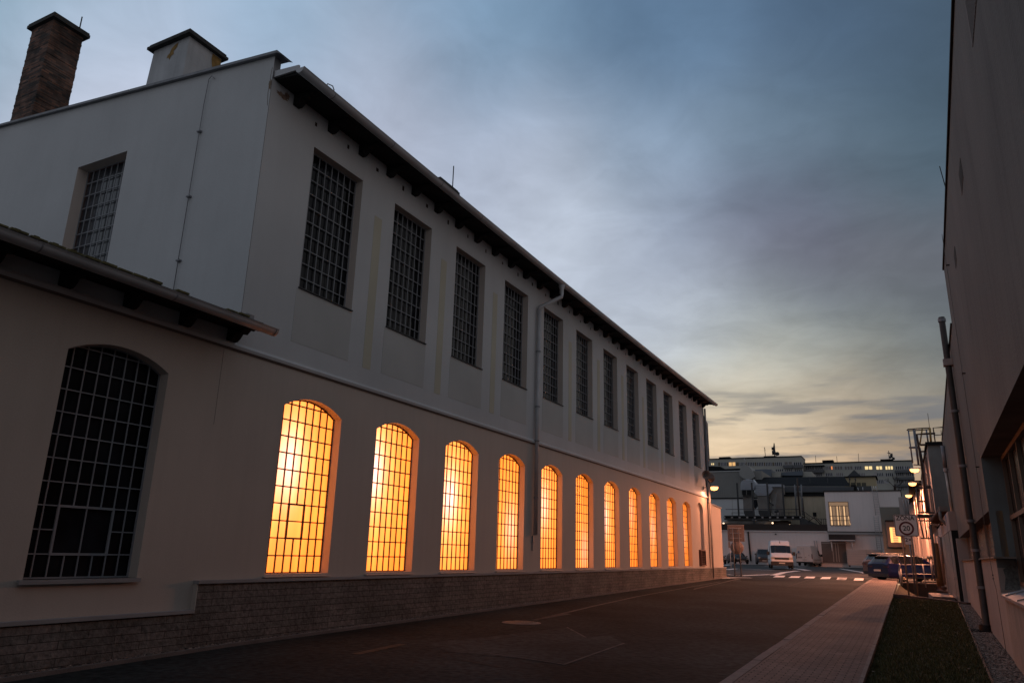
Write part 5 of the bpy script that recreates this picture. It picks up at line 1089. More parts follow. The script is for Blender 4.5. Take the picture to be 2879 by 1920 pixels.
# building with bay window behind the parked cars
bb = thing('bay_window_house', 'grey house end with a boxed bay window glowing orange behind the zone sign', 'building', tuple(at(*c4(750,850), 88)))
Yb = 88.
mb = MB(); X0, X1, Z0, Z1 = rr(c4, 605, 400, 1010, 900, Yb); zt_ = at(*c3(1250,1262), Yb).z; mb.box(X0, .9, Yb, Yb+14, -1.2, zt_-1.2, mat('render_olive',(.22,.20,.17),.9,.1,.3)); mb.build('wall', bb)
mb = MB(); rbox(mb, c3, 1200, 1290, 1460, 1700, Yb-.3, .3, mat('render_pinkish',(.38,.32,.30),.9)); 
for k in range(5): rod(mb, c3, [(1240+k*40,1330),(1290+k*40,1560)], Yb-.4, .05, BWG)
mb.build('ribbed_panel', bb)
mb = MB(); X0, X1, Z0, Z1 = rr(c4, 625, 290, 850, 610, Yb-1.4); mb.box(X0+.1, X1, Yb-1.4, Yb, Z0, Z1, mat('bay_wood',(.24,.16,.13),.8,.15,2)); mb.box(X0+.05,X1+.05,Yb-1.5,Yb,Z1+.001,Z1+.12,SLATE); bay = mb.build('bay', bb)
mb = MB(); rbox(mb, c4, 680, 365, 800, 550, Yb-1.43, .03, mat('bay_light',(1,.5,.2),.5,emit=(.95,.45,.16),es=1)); rbox(mb, c4, 682, 365, 712, 552, Yb-1.45, .02, mat('bay_light_hot',(1,.6,.2),.5,emit=(1.3,.72,.2),es=1.1)); rbox(mb, c4, 780,480,812,552,Yb-1.45,.02,MAT['bay_light_hot'])
for k in range(6): rbox(mb, c4, 712, 385+k*28, 785, 389+k*28, Yb-1.46, .02, mat('blind_slat',(.35,.2,.12),.8))
mb.build('window', bay)
# container boards beside the gate
t = thing('board_stack', 'pale fence like box of boards standing against the white wall behind the cars', 'container', tuple(at(*c4(200,855), 100)))
mb = MB(); X0, X1, Z0, Z1 = rr(c4, 140, 640, 330, 853, 100); mb.box(X0, X1+2.2, 100, 102.4, Z0+.15, Z1, mat('board_pale',(.48,.42,.40),.8,.08,1))
for k in range(6): mb.box(X0, X1+2.2, 99.97, 99.999, Z0+.3+k*(Z1-Z0)/7, Z0+.33+k*(Z1-Z0)/7, BWG)
for k in range(3): mb.box(X0+.02+k*2.1, X0+.1+k*2.1, 99.95, 99.998, Z0+.15, Z1, BWG)
mb.build('boards', t); mb = MB()
for k in range(3): mb.box(X0+.1+k*2, X0+.3+k*2, 100, 100.2, Z0-.05, Z0+.149, STEEL)
mb.build('foot', t)
# three sodium lamps on the right facade
for (x, y, Yl, lb, wx_) in ((1415,878,47.0,'highest and nearest of the three glowing wall lamps on the right facade',1.24),(1385,1082,55.6,'middle one of the three glowing wall lamps on the right facade',1.24),(1330,1260,65.6,'lowest and farthest of the three glowing wall lamps on the right facade',.88)):
    street_lamp(*c3(x,y), Yl, wx_, lb, e=5500)
# bollards along the facade
for k, (x, y0, y1) in enumerate(((1058,762,830),(1090,775,835),(1117,770,838),(1168,750,850),(1204,745,850))):
    Yq = (57.2,56.9,56.6,56.2,55.8)[k]; A, B = at(*c4(x,y0), Yq), at(*c4(x+6,y1), Yq); t = thing('bollard', ('leftmost and farthest','second from the left','middle','second from the right','rightmost and nearest')[k]+' of the five dark ball topped bollards before the lit facade', 'bollard', (A.x, Yq, zg(Yq)), 'ball topped bollards before the lit facade')
    h = A.z-zg(Yq); mb = MB(); mb.tube([(0,0,0),(0,0,h)], .06, STEEL, 8); mb.build('post', t, loc=(0,0,0)); mb = MB(); mb.lathe([(0,.14),(.1,.1),(.14,0),(.1,-.1),(0,-.14)], STEEL, 10, T=Matrix.Translation((0,0,h+.05))); mb.build('ball', t, loc=(0,0,0))
# ================================================================== PIT, RAILING, SIGNS
DIRT = mat('pit_soil', (.022,.016,.012), 1, .4, 1.5, .8, 20)
BANKG = mat('bank_grass', (.022,.018,.009), 1, .5, 2, .9, 30)
mb = MB(); ZP = -1.85
xs_ = [-.68,-.4,-.1,.2,.8,1.6]; ysr = [31.2,33,34.5,36,38,41,44,46.8]
def zp(x, y):
    k = min(1, max(0, (x+.68)/.95))**.8; top = zg(y)-.02; b = -1.36 if y < 33.1 else -1.8; return top*(1-k)+b*k
zpv = {(i, j): zp(x, y)+random.uniform(-.03,.03) for i, x in enumerate(xs_) for j, y in enumerate(ysr)}
for j in range(len(ysr)-1):
    for i in range(len(xs_)-1):
        mb.poly([(xs_[a], ysr[b], zpv[a,b]) for a, b in ((i,j),(i+1,j),(i+1,j+1),(i,j+1))], BANKG if i < 2 else DIRT, True)
mb.build('pit_ground', kind='structure')
mb = MB(); mb.box(-.62,2.3,46.8,47,-2.2,zg(47)+.02,mat('retaining_concrete',(.05,.038,.033),.95,.3,1)); o = mb.build('retaining_wall'); tag(o, 'low dark retaining wall at the end of the pit under the car park', 'wall')
mb = MB(); mb.box(-.7,2.3,46.75,47.1,zg(47)+.021,zg(47)+.09,CONC); o = mb.build('kerb', kind='structure')
mb = MB(); a, b = onG(*c4(745,1240)), onG(*c4(1665,1338)); d = (b-a); n_ = Vector((-d.y, d.x, 0)).normalized()*.10
a.z = zg(a.y)+.0; b.z = zg(b.y)+.0
for (A, B) in ((a, b),): mb.mesh([A-n_+Vector((0,0,-.3)),B-n_+Vector((0,0,-.3)),B+n_+Vector((0,0,-.3)),A+n_+Vector((0,0,-.3)),A-n_+Vector((0,0,.13)),B-n_+Vector((0,0,.09)),B+n_+Vector((0,0,.09)),A+n_+Vector((0,0,.13))], [(4,5,6,7),(0,1,5,4),(2,3,7,6),(0,4,7,3),(1,2,6,5)], mat('beam_concrete',(.085,.062,.055),.95,.25,2,.3,20))
mb.build('kerb', kind='structure')
mb = MB(); q = [at(*cD(355,1240), 36.6), at(*cD(640,1240), 36.6), at(*cD(800,1325), 33), at(*cD(440,1330), 33)]
zs_ = -1.42
q = [at(*c4(1150,1150), 41), Vector((1.46,41,0)), Vector((1.46,36.5,0)), at(*c4(1212,1220), 36.5)]; q = [Vector((p.x, p.y, -1.33)) for p in q]
mb.mesh(q+[p+Vector((0,0,-.35)) for p in q], [(0,3,2,1),(0,4,7,3),(3,7,6,2),(1,2,6,5)], mat('slab_concrete',(.20,.15,.135),.9,.35,1.5,.3,20)); mb.mesh([q[1].lerp(q[0],.1)+Vector((0,0,.01)), q[1]+Vector((0,0,.01)), q[2].lerp(q[3],.04)+Vector((0,0,.01)), q[2].lerp(q[3],.2)+Vector((0,0,.01))],[(0,1,2,3)],mat('rusty_cover',(.16,.08,.05),.7,.4,5)); o = mb.build('concrete_slab'); tag(o, 'light concrete slab covering part of the pit by the sheet doors', 'slab')
mb = MB(); rnd = random.Random(3); p = Vector((1.25,43,0))
mb.mesh([(p.x+rnd.uniform(-.28,.28), p.y+rnd.uniform(-.5,.5), -1.35+rnd.uniform(0,.28)) for _ in range(14)], [(i, (i+3) % 14, (i+7) % 14) for i in range(14)], mat('plastic_sheet',(.30,.22,.21),.25,.3,6)); o = mb.build('plastic_bag'); tag(o, 'crumpled shiny plastic bag lying at the end of the concrete slab', 'bag')
# railing
rl = thing('railing', 'grey tubular railing between the pavement end and the pit', 'railing', (-.55, 47, -1.1)); RG = mat('rail_paint', (.34,.31,.30), .45, .15, 4, metal=.3)
Yr = 46.6
mb = MB(); rod(mb, cC, [(1250,815),(1275,870),(1262,960),(1245,1030)], Yr-.6, .035, RG, 8); mb.build('chain_post', rl)
for pts_, r_ in (([(1285,960),(1330,1420)],.055),([(1900,830),(1950,1170),(1990,1480)],.028),([(2125,750),(2180,1190)],.045),([(2290,870),(2340,1440)],.04),([(1250,1010),(1320,1400)],.04)):
    mb = MB(); rod(mb, cC, pts_, Yr-.4, r_, RG, 8); mb.build('post', rl)
for pts_ in ([(1285,850),(2351,855)],[(1325,1105),(2340,1115)],[(2110,745),(2351,748)],[(2260,950),(2400,955)]):
    mb = MB(); rod(mb, cC, pts_, Yr-.4, .021, RG, 8); mb.build('rail', rl)
# ---- text helper
def text_mesh(s, size, m, name='text', thick=0.002, sx=1.):
    cu = bpy.data.curves.new(name, 'FONT'); cu.body = s; cu.size = size; cu.align_x = 'CENTER'; cu.align_y = 'CENTER'; cu.extrude = thick; cu.offset = .012*size
    o = bpy.data.objects.new(name, cu); COL.objects.link(o); dg = bpy.context.evaluated_depsgraph_get(); me = bpy.data.meshes.new_from_object(o.evaluated_get(dg)); bpy.data.objects.remove(o); bpy.data.curves.remove(cu)
    me.materials.clear(); me.materials.append(m)
    me.transform(Matrix.Diagonal((sx,1,1,1))); me.transform(Matrix.Rotation(pi/2, 4, 'X')); q = bpy.data.objects.new(name, me); COL.objects.link(q); return q
def rrect(w, h, r, n=5):
    ps = []
    for cx_, cz_, a0 in ((w/2-r,h/2-r,0),(-w/2+r,h/2-r,pi/2),(-w/2+r,-h/2+r,pi),(w/2-r,-h/2+r,1.5*pi)):
        for i in range(n+1): a = a0+pi/2*i/n; ps.append((cx_+r*cos(a), cz_+r*sin(a)))
    return ps
SB = mat('sign_back', (.26,.19,.165), .6, .1, 2, metal=.2); SWH = mat('sign_face', (.88,.83,.80), .6, .05, 2); INK = mat('sign_black', (.012,.012,.014), .6); SRED = mat('sign_red', (.14,.02,.022), .5)
POL = mat('sign_pole', (.42,.28,.20), .45, .15, 3, metal=.3)
# zone sign, two poles
Yz = 34.0
a, b, c, d = [at(*c4(*q), Yz) for q in ((716,203),(1010,203),(1045,478),(745,478))]
cx_, cz_ = (a.x+b.x+c.x+d.x)/4, (a.z+b.z+c.z+d.z)/4; w = ((b.x-a.x)+(c.x-d.x))/2; h = ((a.z-d.z)+(b.z-c.z))/2
zp0 = -1.33
t = thing('zone_sign', 'square white zone sign with a red ringed number on two bare poles', 'sign', (cx_, Yz, zp0))
mb = MB(); mb.prism(rrect(w, h, .07), 'y', -.02, 0, SB); mb.prism(rrect(w-.01, h-.01, .065), 'y', -.024, -.0201, SWH); bd = mb.build('board', t, loc=(0,0,cz_-zp0))
mb = MB(); o1, i1 = rrect(w-.03, h-.03, .055), rrect(w-.075, h-.075, .04); n_ = len(o1)
mb.mesh([(x, -.0275, z) for x, z in o1]+[(x, -.0275, z) for x, z in i1], [(i, (i+1) % n_, n_+(i+1) % n_, n_+i) for i in range(n_)], INK); mb.build('border', bd)
mb = MB(); n_ = 40; R1, R2 = .265, .20; cz2 = -.115; cx2 = .0
mb.mesh([(cx2+r_*cos(2*pi*i/n_), -.0275, cz2+r_*sin(2*pi*i/n_)) for r_ in (R1, R2) for i in range(n_)], [(i, (i+1) % n_, n_+(i+1) % n_, n_+i) for i in range(n_)], SRED); mb.build('red_ring', bd)
o = text_mesh('20', .27, INK, 'number', sx=.98); o.parent = bd; o.location = (cx2, -.027, cz2-.005)
o = text_mesh('Z\u00d3NA', .235, INK, 'lettering', sx=.95); o.parent = bd; o.location = (-.01, -.027, .275)
for s_, bot in ((-.185, -1.30), (.135, -1.33)):
    mb = MB(); mb.tube([(s_,.04,bot-zp0-.15),(s_,.04,cz_-zp0+h/2-.05)], .03, POL, 10); mb.build('pole', t, loc=(0,0,0))
# small sign behind it
Yq = 38.; t = thing('small_sign', 'small white plate reading two times on a thin grey pole behind the zone sign', 'sign', tuple(at(*c4(965,1110), Yq)))
X0, X1, Z0, Z1 = rr(c4, 862, 455, 962, 577, Yq); B_ = at(*c4(965,1110), Yq); bx = (X0+X1)/2
mb = MB(); mb.prism([(x+bx, z+(Z0+Z1)/2) for x, z in rrect(X1-X0, Z1-Z0, .04)], 'y', Yq-.02, Yq, SWH); bd = mb.build('board', t)
o = text_mesh('2\u00d7', .25, INK, 'lettering'); o.parent = bd; o.location = (bx-.02, Yq-.0225, (Z0+Z1)/2-.02)
mb = MB(); mb.tube([(bx+.02,Yq+.03,B_.z-.3),(bx+.02,Yq+.03,Z1+.3)], .035, GAL, 8); mb.build('pole', t)
# double post sign seen from behind
Yb2 = 49.2; t = thing('road_sign', 'backs of a square and a round road sign on two posts at the hall corner', 'sign', tuple(at(*c2(650,1145), Yb2)))
X0, X1, Z0, Z1 = rr(c2, 500, 392, 742, 635, Yb2); zb_ = zg(Yb2)
mb = MB(); mb.box(X0, X1, Yb2-.0, Yb2+.03, Z0, Z1, SB); mb.box(X0,X1,Yb2-.02,Yb2-.001,Z1-.02,Z1+.01,ZINC); bd = mb.build('square_board', t)
mb = MB()
for k, zz_ in enumerate((.80,.50,.20)): z = Z0+(Z1-Z0)*zz_; mb.box(X0+.14, X1-.18, Yb2-.04, Yb2-.002, z-.02, z+.02, ZINC)
mb.build('clamp_rails', bd)
pc = at(*c2(638,725), Yb2+.05); mb = MB(); mb.lathe([(0,0),(.40,0),(.41,.02),(0,.03)], SB, 32, T=Matrix.Translation((pc.x, Yb2+.02, pc.z))@Matrix.Rotation(-pi/2,4,'X')); mb.build('round_board', t)
for xt, xb in ((575,605),(662,700)):
    A = at(*c2((xt+xb)/2,780), Yb2-.05); mb = MB(); mb.tube([(A.x, Yb2-.06, zb_-.1),(A.x, Yb2-.06, Z1-.2)], .032, mat('post_grey_sign',(.24,.20,.18),.5,.1,3,metal=.4), 10); mb.lathe([(.07,0),(.065,.1),(.034,.14)], STEEL, 10, T=Matrix.Translation((A.x,Yb2-.06,zb_))); mb.build('post', t)
Yc2 = 75.; t = thing('small_sign', 'small plate on a thin pole behind the round sign back near the black car', 'sign', tuple(at(*c2(545,965), Yc2)))
X0, X1, Z0, Z1 = rr(c2, 510, 640, 540, 730, Yc2); mb = MB(); mb.box(X0, X1, Yc2, Yc2+.03, Z0, Z1, SB); mb.build('board', t); mb = MB(); A = at(*c2(538,800), Yc2); mb.tube([(A.x,Yc2+.05,zg(Yc2)),(A.x,Yc2+.05,Z1)], .035, ZINC, 8); mb.build('pole', t)
# litter bin by the gate
p = onG(*c2(1830,985)); t = thing('litter_bin', 'tall round brown bin standing left of the gate', 'bin', (p.x, p.y, p.z)); q_ = p.y/2070
mb = MB(); mb.lathe([(.28,0),(.33,1.6),(.30,1.65),(.22,1.85)], mat('bin_brown',(.16,.10,.08),.7), 14); mb.build('body', t, loc=(0,0,0)); mb = MB(); mb.lathe([(.34,1.55),(.36,1.6),(.34,1.66)], STEEL, 14); mb.build('rim', t, loc=(0,0,0))
# ================================================================== VEHICLES
TY = mat('tyre', (.012,.012,.012), .9); BKP = mat('black_trim', (.012,.012,.014), .55); VGL = mat('car_glass', (.008,.010,.014), .1, spec=.35)
PLT = mat('number_plate', (.40,.37,.34), .5); LGT = mat('headlight', (.45,.40,.34), .15, metal=.3); TLR = mat('tail_light', (.03,.004,.005), .3); RIM = mat('rim_alloy', (.42,.38,.30), .3, metal=.8); CHR = mat('chrome', (.5,.48,.46), .2, metal=.9)
def paint(name, c, r=.28): return mat(name, c, r+.05, spec=.3)
def vehicle(name, label, group, st, paintm, pos, heading, wheels, wr, hwW, extra=None, roofm=None):
    # st: stations front->rear along local -y ... each (y, zlow, zbelt, zroof, w_low, w_belt, w_roof, tag)
    t = thing(name, label, 'van' if 'van' in name else 'car', (pos[0], pos[1], pos[2]), group, rz=-heading)
    body, glass = MB(), {}
    def ring(s): y, zl, zb, zr, wl, wb_, wr_, tg = s; zm = zl+(zb-zl)*.45; return [(-wl*.94,y,zl),(-wl,y,zl+.10),(-wl*1.01,y,zm),(-wb_,y,zb),(-wr_,y,zr),(-wr_*.6,y,zr+.03),(wr_*.6,y,zr+.03),(wr_,y,zr),(wb_,y,zb),(wl*1.01,y,zm),(wl,y,zl+.10),(wl*.94,y,zl)]
    for A, B in zip(st, st[1:]):
        ra, rb_ = ring(A), ring(B)
        for k in range(11):
            q = [ra[k], ra[k+1], rb_[k+1], rb_[k]]; kind = None
            if B[7] in ('ws',) and 4 <= k <= 6: kind = 'windscreen'
            if B[7] in ('rw',) and 4 <= k <= 6: kind = 'rear_window'
            if 'g' in B[7] and k in (3, 7): kind = 'side_window'
            if kind:
                sgn = 1 if k == 7 else (-1 if k == 3 else 0); m_ = glass.setdefault(kind+str(sgn), (kind, MB()))[1]; c_ = sum((Vector(v) for v in q), Vector())/4
                inset = [Vector(v).lerp(c_, .08) for v in q]; m_.poly(inset[::-1], VGL)
                nn = (inset[1]-inset[0]).cross(inset[3]-inset[0]).normalized()*.004; nn = nn if nn.dot(c_-Vector((0,c_.y,.8))) > 0 else -nn
                m_.v[-4:] = [tuple(Vector(v)+nn) for v in m_.v[-4:]]
            body.poly(q[::-1], (roofm if roofm and 4 <= k <= 6 and B[7] == '' else paintm) if kind is None else BKP, False)
    for s, rev in ((st[0], True), (st[-1], False)):
        r = ring(s); r = r if not rev else r[::-1]; body.poly(r, paintm)
    bo = body.build('body', t, loc=(0,0,0)); bm = bmesh.new(); bm.from_mesh(bo.data); bmesh.ops.remove_doubles(bm, verts=bm.verts, dist=.0005)
    for f_ in bm.faces: f_.smooth = True
    bm.to_mesh(bo.data); bm.free(); es_ = bo.modifiers.new('split', 'EDGE_SPLIT'); es_.split_angle = math.radians(38)
    for k, m_ in glass.values(): m_.build(k, t, loc=(0,0,0))
    for wy in wheels:
        for s in (-1, 1):
            T = Matrix.Translation((s*hwW, wy, wr))@Matrix.Rotation(s*pi/2, 4, 'Y')
            mb = MB(); mb.lathe([(wr*.66,-.20),(wr*.95,-.20),(wr,-.15),(wr,-.05),(wr*.95,.0),(wr*.68,.0)], TY, 24, T=T); w = mb.build('wheel', t, loc=(0,0,0))
            mb = MB(); mb.lathe([(wr*.68,-.005),(wr*.62,-.01),(wr*.60,-.06)], RIM, 24, T=T); mb.lathe([(wr*.6,-.07),(0,-.07)], BKP, 24, T=T, smooth=False)
            for i in range(5):
                a = 2*pi*i/5; 
                for da in (-.16,.16):
                    p1, p2 = Vector((wr*.10*cos(a), wr*.10*sin(a), -.03)), Vector((wr*.64*cos(a+da), wr*.64*sin(a+da), -.012)); mb.tube([T@p1, T@p2], wr*.055, RIM, 4)
            mb.lathe([(wr*.16,-.02),(0,-.01)], RIM, 10, T=T); mb.build('rim', w)
            mb = MB(); a_ = MB(); n = 18; X = s*(hwW+.006)
            vs = [(X, wy+wr*k_*cos(pi*i/n), wr+wr*k_*sin(pi*i/n)) for k_ in (1.02, 1.17) for i in range(n+1)]
            mb.mesh(vs, [(i, i+1, n+2+i, n+1+i) for i in range(n)], BKP); mb.build('wheel_arch', t, loc=(0,0,0))
    if extra: extra(t)
    return t
def bx(t, name, *q, m=BKP, bevel=0): mb = MB(); mb.box(*q, m); return mb.build(name, t, loc=(0,0,0), bevel=bevel)
def bx2(t, name, qs, m): mb = MB(); [mb.box(*q, m) for q in qs]; return mb.build(name, t, loc=(0,0,0))
def plate(t, y, z, w=.5): o = bx(t, 'number_plate', -w/2, w/2, y-.01, y+.01, z-.055, z+.055, m=PLT); return o
# estate car (front at +y)
def wagon(label, pm, pos, heading, H=1.47, L_=4.69, W=.92, group='cars parked side by side at the end of the pavement', suv=False, roofm=None):
    f, r = L_/2, -L_/2; k = H/1.47
    st = [(f,.24,.55*k,.60*k,.62,.60,.50,''),(f-.12,.20,.62*k,.70*k,.80,.76,.60,''),(f-.45,.19,.72*k,.84*k,.89,.86,.68,''),(f-1.15,.19,.86*k,.95*k,W,.88,.72,''),(f-1.30,.19,.90*k,.98*k,W,.88,.74,'x'),
          (f-2.0,.19,.93*k,1.38*k,W,.88,.62,'ws'),(f-2.35,.19,.94*k,1.44*k,W,.88,.62,'g'),(f-2.95,.19,.95*k,1.455*k,W,.88,.62,'g'),(f-3.02,.19,.95*k,1.455*k,W,.88,.62,''),(f-3.75,.19,.97*k,1.43*k,W,.88,.60,'g'),(f-3.82,.20,.97*k,1.43*k,W,.87,.60,''),(r+.38,.21,1.0*k,1.38*k,.90,.84,.57,'g'),
          (r+.06,.24,1.0*k,1.03*k,.86,.80,.55,'rw'),(r,.30,.92*k,.95*k,.80,.76,.55,'')]
    def ex(t):
        bx(t, 'rear_bumper', -.78,.78, r-.04, r+.15, .24,.42, m=BKP); bx(t, 'front_bumper', -.7,.7, f-.1,f+.03,.2,.36)
        for s in (-1, 1):
            bx(t, 'tail_light', *sorted((s*.45, s*.82)), r-.025, r+.10, .78*k,.84*k, m=TLR); bx(t, 'headlight', *sorted((s*.42,s*.74)), f-.18,f+.0,.56*k,.66*k, m=LGT)
            mb = MB(); mb.box(*sorted((s*.90, s*1.06)), f-1.75, f-1.60, .90*k, 1.04*k, pm); mb.build('mirror', t, loc=(0,0,0), bevel=.02)
            mb = MB(); mb.tube([(s*.64,f-2.3,1.46*k),(s*.64,f-2.6,1.50*k),(s*.63,f-3.9,1.47*k),(s*.62,f-4.1,1.42*k)], .018, CHR, 6); mb.build('roof_rail', t, loc=(0,0,0))
            for y in (f-2.5, f-3.5): bx(t, 'door_handle', *sorted((s*.905, s*.935)), y-.09, y+.09, .80*k, .83*k, m=pm)
        bx(t, 'spoiler', -.56,.56, r+.20,r+.42, 1.36*k,1.40*k, m=BKP); plate(t, r-.045, .60*k, .52)
        bx(t, 'sill_trim', -.93,.93, r+1.25, f-1.25, .19,.27)
    return vehicle('estate_car', label, group, st, pm, pos, heading, (f-.93, r+.98), .335*min(k,1.1), W, ex, roofm)
def place_car(px, py, Yd, h, L_=4.69, W=.92):
    # px,py: ground point of the rear left corner
    p = at(px, py, Yd); fw = Vector((sin(h), cos(h), 0)); rt = Vector((cos(h), -sin(h), 0)); c = Vector((p.x, p.y, 0))+fw*L_/2+rt*W; return (c.x, c.y, zg(c.y)+.005)
hd = math.radians(46)
wagon('dark blue estate car parked nose to the facade behind the railing', paint('paint_blue', (.0022,.004,.030), .25), place_car(*cC(372,1170), 51.0, hd), hd)
wagon('taller brown grey estate car with a bright roof rail behind the blue one', paint('paint_bronze', (.075,.055,.050), .3), place_car(*cC(215,960), 58.5, hd, 4.75, .95), hd, H=1.62, L_=4.75, W=.95)
# panel van (front at +y)
def panel_van(label, pm, pos, heading, H=2.59, L_=6.0, W=1.0, name='panel_van', group=None, rear=False):
    f, r = L_/2, -L_/2; k = H/2.59
    st = [(f,.42,.72*k,.98*k,.80,.80,.74,''),(f-.10,.36,.95*k,1.10*k,.96,.94,.84,''),(f-.55,.32,1.18*k,1.33*k,W,.98,.86,''),(f-.70,.32,1.22*k,1.38*k,W,.98,.87,'x'),(f-1.35,.32,1.25*k,2.05*k,W,.99,.85,'ws'),(f-1.75,.32,1.26*k,2.40*k,W,.99,.82,''),(f-2.1,.32,1.27*k,2.52*k,W,.99,.80,''),(r+.06,.34,1.3*k,2.53*k,W,.99,.82,''),(r,.40,1.3*k,2.46*k,.97,.96,.80,'')]
    def ex(t):
        bx(t, 'front_bumper', -.97,.97, f-.35, f+.06, .30,.62); bx(t, 'rear_bumper', -.95,.95, r-.08, r+.2, .34,.50)
        gm = mat('grille_black',(.02,.02,.022),.5); bx2(t, 'grille', [(-.62,.62,f-.06,f+.02,.80*k,1.0*k)]+[(-.60,.60,f+.021,f+.028,z*k,z*k+.012) for z in (.84,.88,.92,.96)], gm)
        mb = MB(); mb.lathe([(.095,0),(.105,.015),(.095,.02)], CHR, 18, T=Matrix.Translation((0,f+.03,.90*k))@Matrix.Rotation(-pi/2,4,'X'))
        for pts_ in ([(-.05,.06),(-.02,-.07),(0,-.01)],[(.05,.06),(.02,-.07),(0,-.01)]): mb.tube([(x, f+.04, .90*k+z) for x, z in pts_], .012, CHR, 4)
        mb.build('badge', t, loc=(0,0,0))
        bx(t, 'bumper_band', -.93,.93, f-.2, f+.04, .64*k,.76*k, m=pm, bevel=.03)
        for s in (-1, 1):
            bx(t, 'headlight', *sorted((s*.60, s*.94)), f-.25, f+.01, .82*k, 1.04*k, m=LGT, bevel=.02)
            mb = MB(); mb.box(*sorted((s*1.02, s*1.26)), f-1.12, f-1.0, 1.18*k, 1.52*k, BKP); mb.tube([(s*.98,f-1.06,1.25*k),(s*1.1,f-1.06,1.28*k)], .03, BKP, 5); mb.build('mirror', t, loc=(0,0,0), bevel=.02)
            q = [(s*1.003,f-.95,1.28*k),(s*1.003,f-1.95,1.30*k),(s*.915,f-1.95,2.0*k),(s*.90,f-1.38,2.0*k)]; mb = MB(); mb.poly(q if s > 0 else q[::-1], VGL); mb.build('side_window', t, loc=(0,0,0))
            bx(t, 'door_handle', *sorted((s*1.005,s*1.03)), f-1.95,f-1.78,1.1*k,1.15*k)
            for z in (.75, .80): bx(t, 'side_trim', *sorted((s*1.0,s*1.018)), r+.6,f-1.0,z*k,z*k+.03)
            if rear: bx(t, 'tail_light', *sorted((s*.86,s*.96)), r-.02,r+.05,.9*k,1.5*k, m=TLR)
        mb = MB(); mb.tube([(0,f-1.7,2.36*k),(0,f-1.66,2.48*k)], .02, BKP, 5); mb.lathe([(.045,-.03),(.045,.03)], BKP, 8, T=Matrix.Translation((0,f-1.62,2.32*k))); mb.build('aerial', t, loc=(0,0,0))
        plate(t, f+.07, .50*k, .52)
        if rear:
            bx(t, 'door_gap', -.006,.006, r-.004, r+.01, .5,2.3*k); plate(t, r-.01, .75*k, .5)
            bx2(t, 'lettering_block', [(-.72,-.52,r-.006,r-.001,1.62*k,1.82*k)], mat('logo_blue',(.08,.11,.20),.6))
            bx2(t, 'lettering_lines', [(-.82,-.40,r-.006,r-.001,z*k,z*k+.035) for z in (1.55,1.45,1.22)]+[(-.80,-.25,r-.006,r-.001,z*k,z*k+.05) for z in (1.05,.97)], mat('logo_ink',(.10,.055,.05),.6))
            bx2(t, 'door_handle', [(.1,.22,r-.03,r,1.05*k,1.09*k),(.5,.6,r-.03,r,1.3*k,1.34*k),(-.35,-.2,r-.02,r,2.12*k,2.15*k)], BKP)
    return vehicle(name, label, group, st, pm, pos, heading, (f-1.0, r+1.25), .35, W, ex)
# white van driving towards the camera
p = at(*cV(735,1290), 74.); h = pi-math.radians(-10)
h = pi+math.radians(-11)
fw = Vector((sin(h), cos(h), 0)); c = Vector((p.x, p.y, 0))-fw*3.0+Vector((.12,0,0)); zv = at(*cV(800,1300), 72.5).z
def gfix(x, y): return zg(y)
panel_van('white high roofed panel van driving towards the camera on the yard road', paint('paint_white', (.62,.58,.58), .35), (c.x, c.y, at(*cV(760,1290), 73).z), h)
p = at(*cV(1620,1160), 100.); h2 = math.radians(6); fw = Vector((sin(h2), cos(h2), 0)); c = Vector((p.x, p.y, 0))+fw*2.5
panel_van('parked white delivery van seen from behind with dark lettering on its rear doors', paint('paint_white_old', (.55,.50,.48), .4), (c.x, c.y, at(*cV(1620,1180), 100).z), h2, H=2.45, L_=5.3, rear=True)
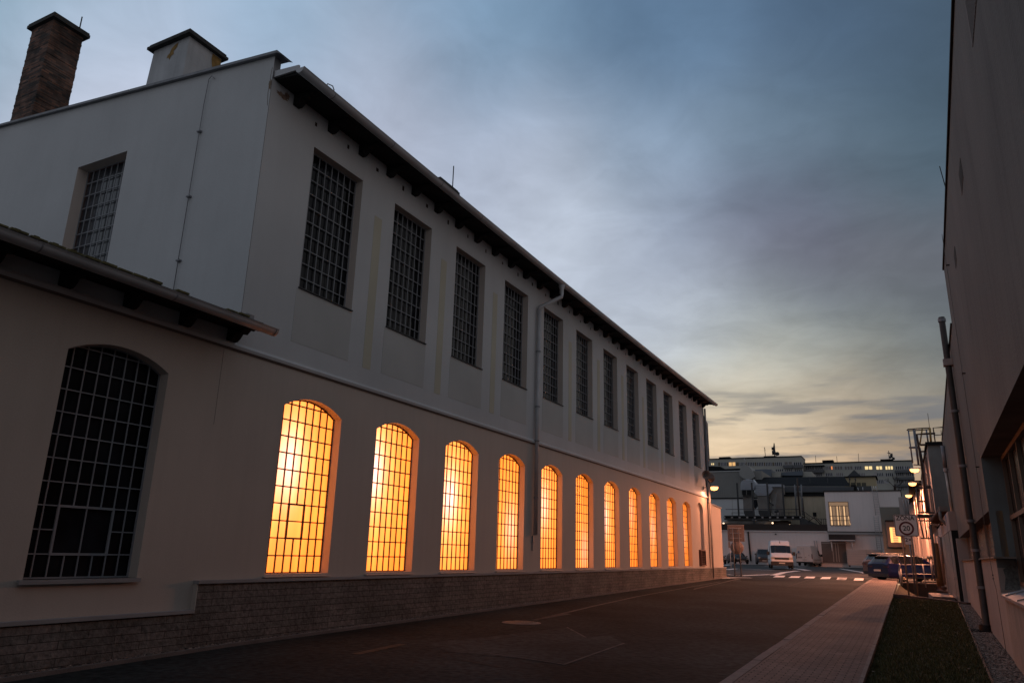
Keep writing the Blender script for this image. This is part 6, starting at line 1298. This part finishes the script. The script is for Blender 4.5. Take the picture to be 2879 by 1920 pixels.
# dark small van, black car and a half hidden car
def small_car(label, pm, px, py, Yd, h, H=1.45, L_=4.3, W=.88, name='hatchback_car', group='dark cars parked against the white wall', van=False):
    f, r = L_/2, -L_/2; k = H/1.45; 
    ro = [(f-1.85,'ws'),(f-2.2,'g'),(f-2.9,'g'),(f-3.5,'g')]
    st = [(f,.26,.52*k,.58*k,.60,.58,.5,''),(f-.12,.22,.62*k,.70*k,.78,.74,.6,''),(f-.5,.2,.70*k,.80*k,W,.84,.66,''),(f-(.9 if van else 1.1),.2,.86*k,.94*k,W,.85,.70,'x'),
          (f-(1.55 if van else 1.85),.2,.92*k,1.36*k,W,.86,.62,'ws'),(f-2.3,.2,.93*k,1.44*k,W,.86,.62,'g'),(f-3.1,.2,.95*k,1.43*k,W,.86,.61,'g'),(r+.35 if not van else r+.1,.22,.98*k,(1.25 if not van else 1.4)*k,W,.84,.58,'g'),(r,.3,.9*k,.98*k,.80,.76,.55,'rw')]
    p = at(px, py, Yd); fw = Vector((sin(h), cos(h), 0)); c = Vector((p.x, p.y, 0))-fw*L_/2
    def ex(t):
        bx(t, 'grille', -.5,.5,f-.05,f+.02,.42*k,.56*k); plate(t, f+.03, .36*k, .5)
        for s in (-1, 1):
            bx(t, 'headlight', *sorted((s*.45,s*.74)), f-.2,f-.02,.56*k,.68*k, m=LGT, bevel=.02); mb = MB(); mb.box(*sorted((s*.88,s*1.05)), f-1.5,f-1.38,.9*k,1.03*k,pm); mb.build('mirror', t, loc=(0,0,0), bevel=.02)
            if van: mb = MB(); mb.tube([(s*.6,f-2.0,1.46*k),(s*.6,f-2.1,1.5*k),(s*.6,f-3.7,1.5*k)], .02, CHR, 5); mb.build('roof_rail', t, loc=(0,0,0))
    return vehicle(name, label, group, st, pm, (c.x, c.y, p.z), h, (f-.85, r+.8), .32, W, ex)
BLKP = paint('paint_black', (.014,.013,.014), .22)
small_car('dark blue grey small passenger van with roof rails left of the white van', paint('paint_grey', (.028,.030,.036), .3), *cV(130,1130), 99, pi+math.radians(-12), H=1.85, L_=4.4, W=.92, name='compact_van', van=True)
small_car('black car with glinting headlight parked behind the round sign back', BLKP, *c2(730,965), 99.5, pi+math.radians(-28), H=1.42, L_=4.5)
small_car('dark car half hidden behind the corner of the factory hall', BLKP, *c2(395,965), 97, pi+math.radians(-25), H=1.45, L_=4.3)
